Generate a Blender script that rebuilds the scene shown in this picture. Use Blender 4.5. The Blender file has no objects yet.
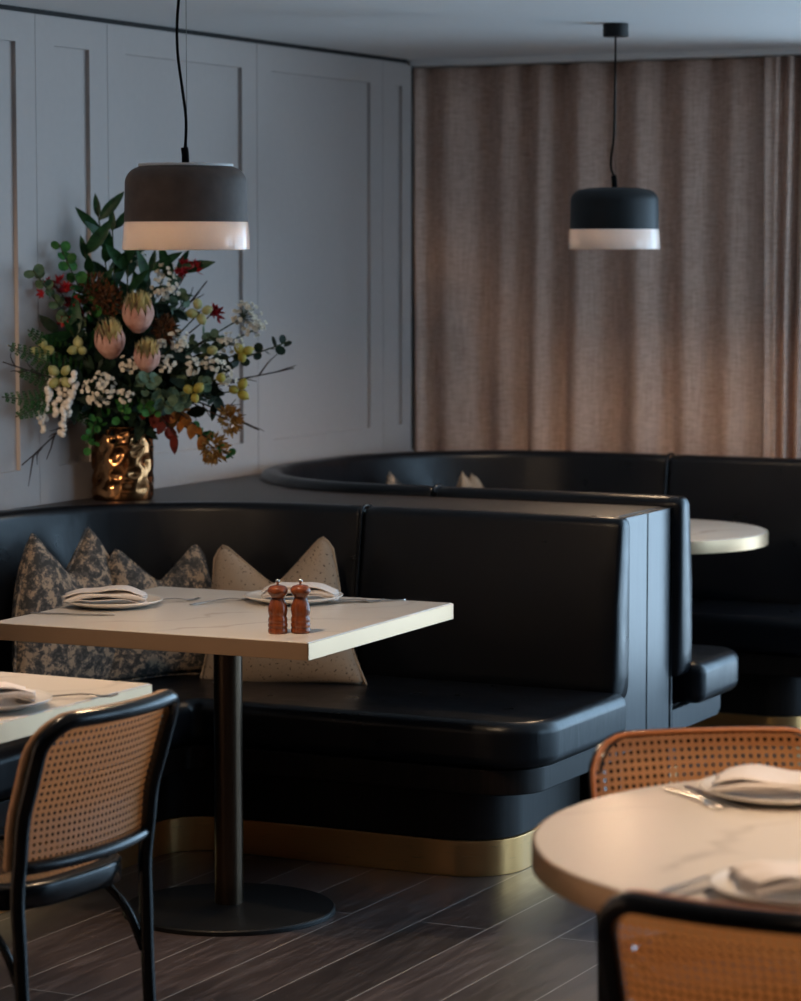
# light levels
DAY = 1.05
EXPO = 2.6
LAMPW = (4.6, 2.8)
SPOTS = [((-1.2, 4.18, 1.70), (-1.2, 4.2, 0), 7.0, 100), ((-3.48, 4.63, 1.70), (-3.48, 4.64, 0), 3.5, 100), ((-2.3, 2.6, 2.2), (-4.6, 2.9, .35), 75, 60, .15),  # spots for unseen pendants over two tables; third added to gild brass edge
         ((-4.15, 1.6, 1.9), (-4.6, 7.0, 1.25), 60, 14, .2, 1.0),  # unseen warm spot placed to graze the wall and recess edges
         ((-1.2, .4, 2.33), (-1.2, .8, 0), 18, 120)]  # ceiling downlight near the camera, out of view
import bpy, bmesh, math, random
from mathutils import Vector, Matrix, Euler
from math import pi, sin, cos, sqrt, atan2, radians
random.seed(7)
sc = bpy.context.scene
COL = sc.collection

# ------------------------------------------------------------------ helpers
def link(o):
    COL.objects.link(o); return o

def tag(o, label=None, cat=None, group=None, kind=None):
    if label: o['label'] = label
    if cat: o['category'] = cat
    if group: o['group'] = group
    if kind: o['kind'] = kind
    return o

def empty(name, label, cat, loc=(0, 0, 0), rz=0.0, group=None):
    o = bpy.data.objects.new(name, None); link(o)
    o.empty_display_size = .1
    o.location = loc; o.rotation_euler = (0, 0, rz)
    return tag(o, label, cat, group)

def obj(name, bm, mat, parent=None, smooth=False, bevel=0, seg=2, angle=35, subsurf=0, wn=False, solid=0):
    bmesh.ops.recalc_face_normals(bm, faces=bm.faces[:])
    me = bpy.data.meshes.new(name)
    bm.to_mesh(me); bm.free()
    if mat:
        for m in (mat if isinstance(mat, (list, tuple)) else [mat]): me.materials.append(m)
    if smooth:
        for p in me.polygons: p.use_smooth = True
    o = bpy.data.objects.new(name, me); link(o)
    if parent: o.parent = parent
    if solid:
        md = o.modifiers.new('thick', 'SOLIDIFY'); md.thickness = solid; md.offset = 0
    if bevel:
        md = o.modifiers.new('bevel', 'BEVEL'); md.width = bevel; md.segments = seg
        md.limit_method = 'ANGLE'; md.angle_limit = radians(angle); md.use_clamp_overlap = False
    if subsurf:
        md = o.modifiers.new('sub', 'SUBSURF'); md.levels = subsurf; md.render_levels = subsurf
    if wn:
        md = o.modifiers.new('wn', 'WEIGHTED_NORMAL'); md.keep_sharp = False
    return o

def struct(name, bm, mat, **k):
    return tag(obj(name, bm, mat, **k), kind='structure')

def box(bm, x0, x1, y0, y1, z0, z1):
    v = [bm.verts.new((x, y, z)) for z in (z0, z1) for y in (y0, y1) for x in (x0, x1)]
    for f in ((0, 2, 3, 1), (4, 5, 7, 6), (0, 1, 5, 4), (2, 6, 7, 3), (0, 4, 6, 2), (1, 3, 7, 5)):
        bm.faces.new([v[i] for i in f])
    return v

def BM(): return bmesh.new()

def prism(bm, outline, z0, z1):
    lo = [bm.verts.new((x, y, z0)) for x, y in outline]
    hi = [bm.verts.new((x, y, z1)) for x, y in outline]
    n = len(outline)
    bm.faces.new(lo[::-1]); bm.faces.new(hi)
    for i in range(n):
        j = (i + 1) % n
        bm.faces.new((lo[i], lo[j], hi[j], hi[i]))

def lathe(bm, prof, seg=48, c=(0, 0, 0), cap0=False, cap1=False, mats=None):
    rings = []
    for r, z in prof:
        if r < 1e-6:
            rings.append([bm.verts.new((c[0], c[1], c[2] + z))])
        else:
            rings.append([bm.verts.new((c[0] + r * cos(2 * pi * i / seg), c[1] + r * sin(2 * pi * i / seg), c[2] + z)) for i in range(seg)])
    for k in range(len(rings) - 1):
        a, b = rings[k], rings[k + 1]
        for i in range(seg):
            j = (i + 1) % seg
            if len(a) == 1 and len(b) == 1: continue
            if len(a) == 1: f = bm.faces.new((a[0], b[i], b[j]))
            elif len(b) == 1: f = bm.faces.new((a[i], a[j], b[0]))
            else: f = bm.faces.new((a[i], a[j], b[j], b[i]))
            if mats: f.material_index = mats[k]
    if cap0 and len(rings[0]) > 1: bm.faces.new(rings[0][::-1])
    if cap1 and len(rings[-1]) > 1: bm.faces.new(rings[-1])

def catmull(pts, n=8):
    P = [Vector(p) for p in pts]
    out = []
    for i in range(len(P) - 1):
        p0 = P[i - 1] if i else P[0] * 2 - P[1]
        p1, p2 = P[i], P[i + 1]
        p3 = P[i + 2] if i + 2 < len(P) else P[-1] * 2 - P[-2]
        for k in range(n):
            t = k / n
            out.append(.5 * ((2 * p1) + (p2 - p0) * t + (2 * p0 - 5 * p1 + 4 * p2 - p3) * t * t + (3 * p1 - p0 - 3 * p2 + p3) * t ** 3))
    out.append(P[-1]); return out

def tube(bm, pts, r, seg=8, closed=False, flat=None, up=None):
    """r: number or function of 0..1; flat: squash of the section along its second axis."""
    P = [Vector(p) for p in pts]; n = len(P)
    rings = []; prev = None
    for i, p in enumerate(P):
        if closed: t = P[(i + 1) % n] - P[i - 1]
        else: t = P[min(i + 1, n - 1)] - P[max(i - 1, 0)]
        if t.length < 1e-9: t = Vector((0, 0, 1))
        t.normalize()
        if up is not None:
            a = Vector(up) - t * t.dot(Vector(up))
            if a.length < 1e-4: a = t.orthogonal()
        elif prev is None: a = t.orthogonal()
        else:
            a = prev - t * prev.dot(t)
            if a.length < 1e-6: a = t.orthogonal()
        a.normalize(); prev = a
        b = t.cross(a)
        rr = r(i / max(1, n - 1)) if callable(r) else r
        fl = flat or 1
        rings.append([bm.verts.new(p + a * rr * cos(2 * pi * k / seg) + b * rr * fl * sin(2 * pi * k / seg)) for k in range(seg)])
    m = n if closed else n - 1
    for i in range(m):
        A, B = rings[i], rings[(i + 1) % n]
        for k in range(seg):
            l = (k + 1) % seg
            bm.faces.new((A[k], A[l], B[l], B[k]))
    if not closed:
        bm.faces.new(rings[0][::-1]); bm.faces.new(rings[-1])

def sphere(bm, c, r, seg=8, rings=6, sx=1, sy=1, sz=1, rot=None, mi=0):
    c = Vector(c)
    R = rot or Matrix.Identity(3)
    top = bm.verts.new(c + R @ Vector((0, 0, r * sz))); bot = bm.verts.new(c + R @ Vector((0, 0, -r * sz)))
    rs = []
    for i in range(1, rings):
        a = pi * i / rings
        rs.append([bm.verts.new(c + R @ Vector((r * sx * sin(a) * cos(2 * pi * k / seg), r * sy * sin(a) * sin(2 * pi * k / seg), r * sz * cos(a)))) for k in range(seg)])
    for k in range(seg):
        l = (k + 1) % seg
        fs = [bm.faces.new((top, rs[0][k], rs[0][l])), bm.faces.new((bot, rs[-1][l], rs[-1][k]))]
        for i in range(len(rs) - 1):
            fs.append(bm.faces.new((rs[i][k], rs[i + 1][k], rs[i + 1][l], rs[i][l])))
        for f in fs: f.material_index = mi

def copy_thing(o, loc, rz, label, group=None):
    c = o.copy(); COL.objects.link(c); c.location = loc; c.rotation_euler = (0, 0, rz)
    c['label'] = label
    if group: c['group'] = group
    def kids(a, b):
        for ch in [x for x in bpy.data.objects if x.parent == a]:
            d = ch.copy(); COL.objects.link(d); d.parent = b
            kids(ch, d)
    kids(o, c)
    return c

# ------------------------------------------------------------------ materials
def srgb(r, g, b):
    f = lambda c: (c / 255 / 12.92) if c / 255 <= .04045 else ((c / 255 + .055) / 1.055) ** 2.4
    return (f(r), f(g), f(b), 1)

class M:
    def __init__(s, name, base=(.5, .5, .5, 1), rough=.5, metal=0, spec=.5):
        s.m = bpy.data.materials.new(name); s.m.use_nodes = True
        s.nt = s.m.node_tree; s.p = s.nt.nodes['Principled BSDF']
        s.p.inputs['Base Color'].default_value = base
        s.p.inputs['Roughness'].default_value = rough
        s.p.inputs['Metallic'].default_value = metal
        s.p.inputs['Specular IOR Level'].default_value = spec
    def n(s, t, **k):
        nd = s.nt.nodes.new(t)
        for a, b in k.items():
            if a in nd.inputs and not hasattr(nd, a): nd.inputs[a].default_value = b
            else: setattr(nd, a, b)
        return nd
    def l(s, a, b): s.nt.links.new(a, b)
    def coord(s, kind='Object', scale=(1, 1, 1), rot=(0, 0, 0)):
        c = s.n('ShaderNodeTexCoord'); mp = s.n('ShaderNodeMapping')
        mp.inputs['Scale'].default_value = scale; mp.inputs['Rotation'].default_value = rot
        s.l(c.outputs[kind], mp.inputs['Vector']); return mp.outputs['Vector']
    def noise(s, vec, scale=5, detail=4, rough=.5, dist=0):
        nd = s.n('ShaderNodeTexNoise')
        nd.inputs['Scale'].default_value = scale; nd.inputs['Detail'].default_value = detail
        nd.inputs['Roughness'].default_value = rough; nd.inputs['Distortion'].default_value = dist
        if vec is not None: s.l(vec, nd.inputs['Vector'])
        return nd.outputs['Fac']
    def ramp(s, fac, stops, interp='LINEAR'):
        nd = s.n('ShaderNodeValToRGB'); nd.color_ramp.interpolation = interp
        e = nd.color_ramp.elements
        while len(e) < len(stops): e.new(.5)
        for x, (pos, c) in zip(e, stops): x.position = pos; x.color = c
        s.l(fac, nd.inputs['Fac']); return nd.outputs['Color']
    def mix(s, fac, a, b, mode='MIX'):
        nd = s.n('ShaderNodeMix'); nd.data_type = 'RGBA'; nd.blend_type = mode
        for v, i in ((fac, 0), (a, 6), (b, 7)):
            if hasattr(v, 'links'): s.l(v, nd.inputs[i])
            else: nd.inputs[i].default_value = v
        return nd.outputs[2]
    def math(s, op, a, b=None):
        nd = s.n('ShaderNodeMath'); nd.operation = op
        for v, i in ((a, 0), (b, 1)):
            if v is None: continue
            if hasattr(v, 'links'): s.l(v, nd.inputs[i])
            else: nd.inputs[i].default_value = v
        return nd.outputs[0]
    def col(s, c): s.l(c, s.p.inputs['Base Color']); return s
    def rough(s, c): s.l(c, s.p.inputs['Roughness']); return s
    def bump(s, h, strength=.2, dist=.01):
        b = s.n('ShaderNodeBump'); b.inputs['Strength'].default_value = strength; b.inputs['Distance'].default_value = dist
        s.l(h, b.inputs['Height']); s.l(b.outputs['Normal'], s.p.inputs['Normal']); return s

def simple(name, base, rough=.5, metal=0, spec=.5, nscale=0, var=.15, bump=0):
    m = M(name, base, rough, metal, spec)
    if nscale:
        f = m.noise(m.coord(), nscale, 4)
        a = tuple(c * (1 - var) for c in base[:3]) + (1,); b = tuple(min(1, c * (1 + var)) for c in base[:3]) + (1,)
        m.col(m.ramp(f, [(.3, a), (.7, b)]))
        if bump: m.bump(f, bump, .003)
    return m.m

def leather():
    m = M('black_leather', (.0055, .0065, .009, 1), .31, 0, .32)
    v = m.coord()
    f = m.noise(v, 420, 2); w = m.noise(m.coord(scale=(1, 1, .35)), 16, 3, .5, .6)
    h = m.math('ADD', m.math('MULTIPLY', f, .12), w)
    m.bump(h, .15, .010)
    m.rough(m.ramp(m.noise(v, 9, 3), [(.3, (.27,) * 3 + (1,)), (.7, (.37,) * 3 + (1,))]))
    return m.m

def dark_wood(name, a, b, rough=.42, scale=(2, 2, 60), rot=(0, 0, 0), spec=.5):
    m = M(name, a, rough, 0, spec)
    v = m.coord(scale=scale, rot=rot)
    f = m.noise(v, 2.2, 6, .6, .3)
    m.col(m.ramp(f, [(.3, a), (.7, b)])); m.bump(f, .12, .002)
    return m.m

def floor_mat():
    m = M('dark_oak_planks', (.05, .035, .03, 1), .4, 0, .62)
    v = m.coord(rot=(0, 0, pi / 2)); v.node.inputs['Location'].default_value = (.0, .049, 0)
    br = m.n('ShaderNodeTexBrick'); m.l(v, br.inputs['Vector'])
    br.offset = .37; br.offset_frequency = 2; br.squash = 1
    br.inputs['Scale'].default_value = 1; br.inputs['Brick Width'].default_value = 2.6
    br.inputs['Row Height'].default_value = .185; br.inputs['Mortar Size'].default_value = .0022
    br.inputs['Mortar Smooth'].default_value = .2; br.inputs['Bias'].default_value = 0
    br.inputs['Color1'].default_value = (0, 0, 0, 1); br.inputs['Color2'].default_value = (1, 1, 1, 1); br.inputs['Mortar'].default_value = (.5, .5, .5, 1)
    g = m.noise(m.coord(scale=(14, 1.1, 1)), 3.2, 8, .62, .8)
    kn = m.noise(m.coord(scale=(3, 1.2, 1)), 2.4, 3, .5)
    grain = m.ramp(g, [(.25, srgb(40, 32, 31)), (.55, srgb(72, 61, 59)), (.8, srgb(100, 88, 85))])
    tone = m.mix(.42, grain, br.outputs['Color'], 'OVERLAY')
    tone = m.mix(m.math('MULTIPLY', m.ramp(kn, [(.62, (0, 0, 0, 1)), (.75, (1, 1, 1, 1))]), .6), tone, srgb(26, 20, 18))
    out = m.mix(br.outputs['Fac'], tone, srgb(146, 141, 139))  # joints lightened: bevel highlight painted into the colour
    m.col(out)
    m.rough(m.ramp(g, [(.3, (.30,) * 3 + (1,)), (.7, (.42,) * 3 + (1,))]))
    h = m.math('SUBTRACT', m.math('MULTIPLY', g, .25), br.outputs['Fac'])
    m.bump(h, .25, .003)
    return m.m

def marble(name, base, vein):
    m = M(name, base, .22)
    v = m.coord(scale=(1, 1.6, 1), rot=(0, 0, .5))
    w = m.n('ShaderNodeTexWave'); m.l(v, w.inputs['Vector'])
    w.inputs['Scale'].default_value = 1.1; w.inputs['Distortion'].default_value = 9; w.inputs['Detail'].default_value = 4
    w.inputs['Detail Scale'].default_value = 1.4
    f = m.ramp(w.outputs['Fac'], [(0, (1, 1, 1, 1)), (.025, (.25, .25, .25, 1)), (.09, (0, 0, 0, 1))])
    cl = m.noise(v, 3, 3)
    fm = m.math('MULTIPLY', f, m.ramp(cl, [(.4, (0, 0, 0, 1)), (.65, (.8, .8, .8, 1))]))
    m.col(m.mix(fm, base, vein)); m.rough(m.math('ADD', .2, m.math('MULTIPLY', cl, .08)))
    return m.m

def brass(name='brushed_brass', c=(.85, .475, .19, 1), rough=.3, scale=(2, 2, 90)):
    m = M(name, c, rough, 1)
    f = m.noise(m.coord(scale=scale), 6, 5, .6)
    m.rough(m.ramp(f, [(.3, (rough - .03,) * 3 + (1,)), (.7, (rough + .04,) * 3 + (1,))]))
    m.col(m.ramp(f, [(.3, tuple(x * .96 for x in c[:3]) + (1,)), (.7, c)]))
    return m.m

def linen(name, a, b):
    m = M(name, a, .9, 0, .15)
    v1 = m.coord(scale=(260, 260, 9)); v2 = m.coord(scale=(30, 30, 170))
    f1 = m.noise(v1, 1, 3, .6); f2 = m.noise(v2, 1, 3, .6)
    f = m.math('MULTIPLY', m.math('ADD', f1, f2), .5)
    m.col(m.ramp(f, [(.36, a), (.62, b)])); m.bump(f, .3, .003)
    return m.m

def cane(name, a, b):
    """woven cane webbing with open holes, from the panel's own UVs in metres"""
    m = M(name, a, .45)
    uv = m.n('ShaderNodeTexCoord').outputs['UV']
    P = .0138
    sc_ = m.n('ShaderNodeVectorMath'); sc_.operation = 'SCALE'; sc_.inputs['Scale'].default_value = 1 / P; m.l(uv, sc_.inputs[0])
    fr = m.n('ShaderNodeVectorMath'); fr.operation = 'FRACTION'; m.l(sc_.outputs[0], fr.inputs[0])
    sb = m.n('ShaderNodeVectorMath'); sb.operation = 'SUBTRACT'; sb.inputs[1].default_value = (.5, .5, 0); m.l(fr.outputs[0], sb.inputs[0])
    sep = m.n('ShaderNodeSeparateXYZ'); m.l(sb.outputs[0], sep.inputs[0])
    ax = m.math('ABSOLUTE', sep.outputs[0]); ay = m.math('ABSOLUTE', sep.outputs[1])
    dia = m.math('MULTIPLY', m.math('ADD', ax, ay), .74)
    oct_ = m.math('MAXIMUM', m.math('MAXIMUM', ax, ay), dia)
    hole = m.math('LESS_THAN', oct_, .255)
    # strand shading pattern: pairs of strands
    st = m.math('SINE', m.math('MULTIPLY', m.math('ADD', sep.outputs[0], sep.outputs[1]), 25.1))
    c = m.mix(m.math('ADD', m.math('MULTIPLY', st, .3), .5), a, b)
    m.col(c)
    m.bump(st, .3, .001)
    tr = m.n('ShaderNodeBsdfTransparent'); mx = m.n('ShaderNodeMixShader')
    tl = m.n('ShaderNodeBsdfTranslucent'); m.l(c, tl.inputs['Color']); mt = m.n('ShaderNodeMixShader'); mt.inputs[0].default_value = .48
    m.l(m.p.outputs[0], mt.inputs[1]); m.l(tl.outputs[0], mt.inputs[2])
    m.l(hole, mx.inputs[0]); m.l(mt.outputs[0], mx.inputs[1]); m.l(tr.outputs[0], mx.inputs[2])
    out = [x for x in m.nt.nodes if x.type == 'OUTPUT_MATERIAL'][0]
    m.l(mx.outputs[0], out.inputs['Surface'])
    return m.m

def camo(name, cols, scale):
    m = M(name, cols[0], .95, 0, .1)
    v = m.coord()
    f = m.noise(v, scale, 6, .72, .4)
    g = m.noise(v, scale * 5, 3, .6)
    k = m.math('ADD', m.math('MULTIPLY', f, .8), m.math('MULTIPLY', g, .2))
    m.col(m.ramp(k, [(.0, cols[0]), (.47, cols[1]), (.53, cols[2])], 'CONSTANT'))
    m.bump(g, .3, .003)
    return m.m

def speckle(name, base, fleck):
    m = M(name, base, .95, 0, .1)
    v = m.coord()
    f = m.noise(v, 130, 2, .5); g = m.noise(v, 420, 2)
    b = m.mix(g, base, tuple(c * .72 for c in base[:3]) + (1,))
    m.col(m.mix(m.ramp(f, [(.64, (0, 0, 0, 1)), (.68, (1, 1, 1, 1))]), b, fleck)); m.bump(g, .3, .002)
    return m.m

MAT = {}
MAT['leather'] = leather()
MAT['wood'] = dark_wood('dark_stained_oak', srgb(20, 15, 13), srgb(36, 28, 24), .40, (60, 60, 2), spec=.22)
MAT['cap'] = dark_wood('dark_stained_oak_cap', srgb(44, 37, 34), srgb(60, 51, 47), .45, (2, 40, 40))
MAT['panel'] = dark_wood('satin_grey_oak', srgb(42, 43, 46), srgb(56, 57, 60), .34, (50, 50, 2))
MAT['floor'] = floor_mat()
MAT['brass'] = brass()
MAT['edge'] = simple('table_edge_brass', (.50, .34, .21, 1), .40, 1, nscale=4, var=.04)
MAT['marble'] = marble('warm_white_marble', srgb(224, 214, 202), srgb(186, 174, 164))
MAT['wall'] = simple('blue_grey_paint', srgb(178, 168, 163), .6, nscale=40, var=.015)
MAT['ceiling'] = simple('white_ceiling_paint', srgb(228, 229, 230), .8, nscale=30, var=.01)
MAT['white_paint'] = simple('soft_white_paint', srgb(236, 234, 232), .6, nscale=30, var=.01)
MAT['dim_paint'] = simple('deep_taupe_paint', srgb(84, 76, 70), .7, nscale=30, var=.01)
MAT['gap'] = simple('black_shadow_gap', (.006, .006, .006, 1), .8, nscale=30)
MAT['curtain'] = linen('taupe_linen', srgb(181, 149, 133), srgb(219, 191, 175))
MAT['black'] = simple('black_lacquer', (.004, .004, .0045, 1), .22, spec=.38, nscale=25)
MAT['blackmetal'] = simple('black_powder_coat', (.005, .005, .0055, 1), .5, spec=.3, nscale=60)
MAT['bronze'] = brass('dark_bronze', (.11, .075, .05, 1), .3, (40, 40, 2))
MAT['cable'] = simple('black_textile_cable', (.004, .004, .004, 1), .9, spec=.1, nscale=200)
MAT['cane'] = cane('natural_cane', srgb(206, 158, 112), srgb(176, 126, 84))
MAT['amber'] = cane('amber_cane', srgb(212, 142, 82), srgb(188, 114, 58))
MAT['amberwood'] = simple('amber_cane_binding', srgb(186, 112, 60), .4, nscale=60, var=.12)
MAT['canewood'] = simple('natural_cane_binding', srgb(190, 142, 98), .4, nscale=60, var=.12)
MAT['concrete'] = simple('grey_brown_concrete', srgb(92, 80, 74), .7, nscale=30, var=.14, bump=.15)
MAT['charcoal'] = simple('charcoal_concrete', srgb(12, 16, 19), .5, spec=.35, nscale=30, var=.14, bump=.1)
def opal():
    """white opal glass: a glossy white surface that lets a little of the bulb's light through"""
    m = M('white_opal_glass', srgb(228, 220, 214), .1)
    m.col(m.ramp(m.noise(m.coord(), 8, 2), [(.3, srgb(224, 216, 210)), (.7, srgb(230, 222, 216))]))
    tl = m.n('ShaderNodeBsdfTranslucent'); tl.inputs['Color'].default_value = (1, .9, .82, 1)
    mx = m.n('ShaderNodeMixShader'); mx.inputs[0].default_value = .07
    m.l(m.p.outputs[0], mx.inputs[1]); m.l(tl.outputs[0], mx.inputs[2])
    m.l(mx.outputs[0], [x for x in m.nt.nodes if x.type == 'OUTPUT_MATERIAL'][0].inputs['Surface'])
    return m.m
MAT['glaze'] = opal()
MAT['china'] = simple('white_china', srgb(226, 220, 212), .22, nscale=8, var=.01)
MAT['napkin'] = simple('linen_napkin', srgb(222, 212, 205), .9, nscale=200, var=.05, bump=.2)
MAT['steel'] = simple('polished_steel', (.55, .53, .5, 1), .22, 1, nscale=30)
MAT['mill'] = dark_wood('cherry_wood', srgb(98, 46, 22), srgb(136, 70, 35), .2, (40, 40, 6))
MAT['camo'] = camo('charcoal_bark_weave', [srgb(72, 71, 70), srgb(104, 98, 93), srgb(176, 153, 130)], 34)
MAT['speckle'] = speckle('oat_speckled_weave', srgb(190, 166, 142), srgb(70, 58, 50))
def bulb_mat():
    m = M('warm_bulb', (1, .8, .5, 1), .4)
    m.p.inputs['Emission Color'].default_value = (1, .62, .3, 1); m.p.inputs['Emission Strength'].default_value = 6
    return m.m
MAT['bulb'] = bulb_mat()

# ------------------------------------------------------------------ the room
WX, CZ, BY = -4.61, 2.336, 9.62
RX, FY = 2.6, -2.6
bm = BM(); box(bm, WX - .2, RX + .2, FY - .2, BY + .2, -.12, 0); struct('floor', bm, MAT['floor'])
bm = BM(); box(bm, WX - .2, RX + .2, FY - .2, BY + .2, CZ, CZ + .12); struct('ceiling', bm, MAT['ceiling'])
# panelled wall: a sheet of panel boards with stiles and rails 12 mm proud of it
bm = BM()
box(bm, WX - .15, WX - .013, FY - .2, BY + .2, 0, CZ)
yb = [-2.6, -1.6, -.6, .4, 1.45, 2.5, 3.55, 4.6, 5.52, 6.00, 6.921, 7.308, 8.224, 9.146, 9.40, BY]
G = .0012
for a, b in zip(yb[:-1], yb[1:]):
    w = .1
    a0, b0 = a + G, b - G
    if b - a < .5:                                          # narrow board: recess between its two stiles
        ins = (a + w, b - w)
    else: ins = (a + w, b - w)
    box(bm, WX - .013, WX, a0, ins[0], 0, CZ - .012)
    box(bm, WX - .013, WX, ins[1], b0, 0, CZ - .012)
    box(bm, WX - .013, WX, ins[0], ins[1], 2.238, CZ - .012)
    box(bm, WX - .013, WX, ins[0], ins[1], 0, 1.012)
struct('wall_left', bm, MAT['wall'])
bm = BM(); box(bm, WX - .013, WX + .006, FY, 9.33, CZ - .013, CZ); struct('trim_1', bm, MAT['gap'])
bm = BM(); box(bm, WX, WX + .003, 9.376, 9.386, .915, CZ - .013); struct('trim_2', bm, MAT['gap'])

def wall_with_windows(name, axis, pos, th, a0, a1, wins, mat):
    """wall slab along an axis with rectangular openings (from, to, sill, head)"""
    bm = BM()
    def bx(u0, u1, z0, z1):
        if u1 - u0 < 1e-6 or z1 - z0 < 1e-6: return
        if axis == 'x': box(bm, u0, u1, pos, pos + th, z0, z1)
        else: box(bm, pos, pos + th, u0, u1, z0, z1)
    cur = a0
    for (u0, u1, s, h) in wins:
        bx(cur, u0, 0, CZ); bx(u0, u1, 0, s); bx(u0, u1, h, CZ); cur = u1
    bx(cur, a1, 0, CZ)
    return struct(name, bm, mat)
BW = [(-2.42, -1.0, .05, 2.28), (-.85, .6, .05, 2.28), (.75, 2.3, .05, 2.28)]
RW = [(7.0, 9.2, .3, 2.28)]
wall_with_windows('wall_back', 'x', BY, .18, WX - .2, RX + .2, BW, MAT['dim_paint'])
wall_with_windows('wall_right', 'y', RX, .18, FY - .2, BY, RW, MAT['dim_paint'])
bm = BM(); box(bm, WX - .2, RX + .2, FY - .18, FY, 0, CZ); struct('wall_front', bm, MAT['dim_paint'])
k = 1
for (u0, u1, s, h) in BW:
    bm = BM(); t = .045
    for (x0, x1, z0, z1) in ((u0, u0 + t, s, h), (u1 - t, u1, s, h), (u0 + t, u1 - t, s, s + t), (u0 + t, u1 - t, h - t, h), ((u0 + u1) / 2 - .02, (u0 + u1) / 2 + .02, s + t, h - t)):
        box(bm, x0, x1, BY + .05, BY + .11, z0, z1)
    struct('window_%d' % k, bm, MAT['blackmetal']); k += 1
for (u0, u1, s, h) in RW:
    bm = BM(); t = .045
    for (y0, y1, z0, z1) in ((u0, u0 + t, s, h), (u1 - t, u1, s, h), (u0 + t, u1 - t, s, s + t), (u0 + t, u1 - t, h - t, h), ((u0 + u1) / 2 - .02, (u0 + u1) / 2 + .02, s + t, h - t)):
        box(bm, RX + .05, RX + .11, y0, y1, z0, z1)
    struct('window_%d' % k, bm, MAT['blackmetal']); k += 1

# curtain track and the two curtains
trk = empty('curtain_track', 'slim white curtain track fixed along the ceiling above the taupe curtains', 'curtain track', (-3.6, 9.40, CZ))
bm = BM(); box(bm, -1.0, 1.0, -.055, .055, -.022, 0)
o = obj('track_rail', bm, MAT['white_paint'], trk, bevel=.002)
bm = BM(); box(bm, -1.0, 1.0, -.0555, -.0545, -.0135, -.0115); obj('track_groove', bm, MAT['white_paint'], trk)

def curtain(name, x0, x1, fold, amp, label, seed):
    rnd = random.Random(seed)
    phases = [rnd.uniform(0, 6.28) for _ in range(6)]
    n = int((x1 - x0) / fold * 16); nz = 14
    bm = BM(); grid = []
    # folds of uneven width
    xs = [x0 + (x1 - x0) * i / n for i in range(n + 1)]
    for j in range(nz + 1):
        z = .015 + (2.309 - .015) * j / nz
        row = []
        for x in xs:
            w = (x - x0) / fold * 2 * pi
            ph = w + (.9 * sin(w * .31 + phases[0]) + .6 * sin(w * .173 + phases[1])) * (1 if fold > .08 else .25)
            a = amp * (1 + .35 * sin(w * .23 + phases[2]))
            y = a * sin(ph) + .22 * a * sin(2 * ph + phases[3]) + .12 * amp * sin(3.1 * x * 6 + z * 1.5 + phases[4])
            y *= .72 + .28 * (1 - j / nz)
            e = math.exp(-((x - x0) / .06) ** 2); y = y * (1 - e) - .032 * e
            row.append(bm.verts.new((x - (x0 + x1) / 2 + .006 * sin(z * 2 + w * .2), y, z)))
        grid.append(row)
    for j in range(nz):
        for i in range(n):
            bm.faces.new((grid[j][i], grid[j][i + 1], grid[j + 1][i + 1], grid[j + 1][i]))
    o = obj(name, bm, MAT['curtain'], smooth=True, solid=.003)
    o.location = ((x0 + x1) / 2, 9.42, 0)
    tag(o, label, 'curtain', 'taupe linen curtains on the ceiling track')
    return o
curtain('curtain', -4.606, -3.262, .185, .033, 'wide taupe linen curtain in soft waves, from the grey wall to the tight pleats', 3)
curtain('curtain', -3.255, -2.60, .047, .030, 'narrow stack of taupe linen curtain gathered in tight pleats at the photo edge', 5)

# ------------------------------------------------------------------ the booths
def arc(c, r, a0, a1, n=20):
    return [(c[0] + r * cos(a0 + (a1 - a0) * i / n), c[1] + r * sin(a0 + (a1 - a0) * i / n)) for i in range(n + 1)]

def line(p, q, n):
    return [(p[0] + (q[0] - p[0]) * i / n, p[1] + (q[1] - p[1]) * i / n) for i in range(n)]

def with_normals(pts, sgn):
    out = []
    for i, p in enumerate(pts):
        a = pts[max(i - 1, 0)]; b = pts[min(i + 1, len(pts) - 1)]
        tx, ty = b[0] - a[0], b[1] - a[1]; L = sqrt(tx * tx + ty * ty)
        tx /= L; ty /= L
        out.append((p[0], p[1], -ty * sgn, tx * sgn, tx, ty))      # normal towards the sitter
    return out

def off(path, d): return [(p[0] + p[2] * d, p[1] + p[3] * d) for p in path]

def arclen(path):
    s = [0]
    for a, b in zip(path[:-1], path[1:]): s.append(s[-1] + sqrt((a[0] - b[0]) ** 2 + (a[1] - b[1]) ** 2))
    return s

def inner_edge(path, depth, r, end_in, fil1):
    """front edge of a seat, depth in front of the back's face, with rounded ends"""
    s = arclen(path); T = s[-1]
    P0, P1 = path[0], path[-1]
    e0, e1 = end_in
    res = []
    for i in range(9):                                             # start corner
        a = pi / 2 * i / 8
        du = e0 + r - r * cos(a); dv = depth - r + r * sin(a)
        res.append((P0[0] + P0[4] * du + P0[2] * dv, P0[1] + P0[5] * du + P0[3] * dv))
    for q, si in zip(path, s):
        if si > e0 + r + .01 and si < T - (e1 + (r if fil1 else 0)) - .01: res.append((q[0] + q[2] * depth, q[1] + q[3] * depth))
    if fil1:
        for i in range(9):
            a = pi / 2 * (1 - i / 8)
            du = e1 + r - r * cos(a); dv = depth - r + r * sin(a)
            res.append((P1[0] - P1[4] * du + P1[2] * dv, P1[1] - P1[5] * du + P1[3] * dv))
    else:
        res.append((P1[0] - P1[4] * e1 + P1[2] * depth, P1[1] - P1[5] * e1 + P1[3] * depth))
    return res

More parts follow.
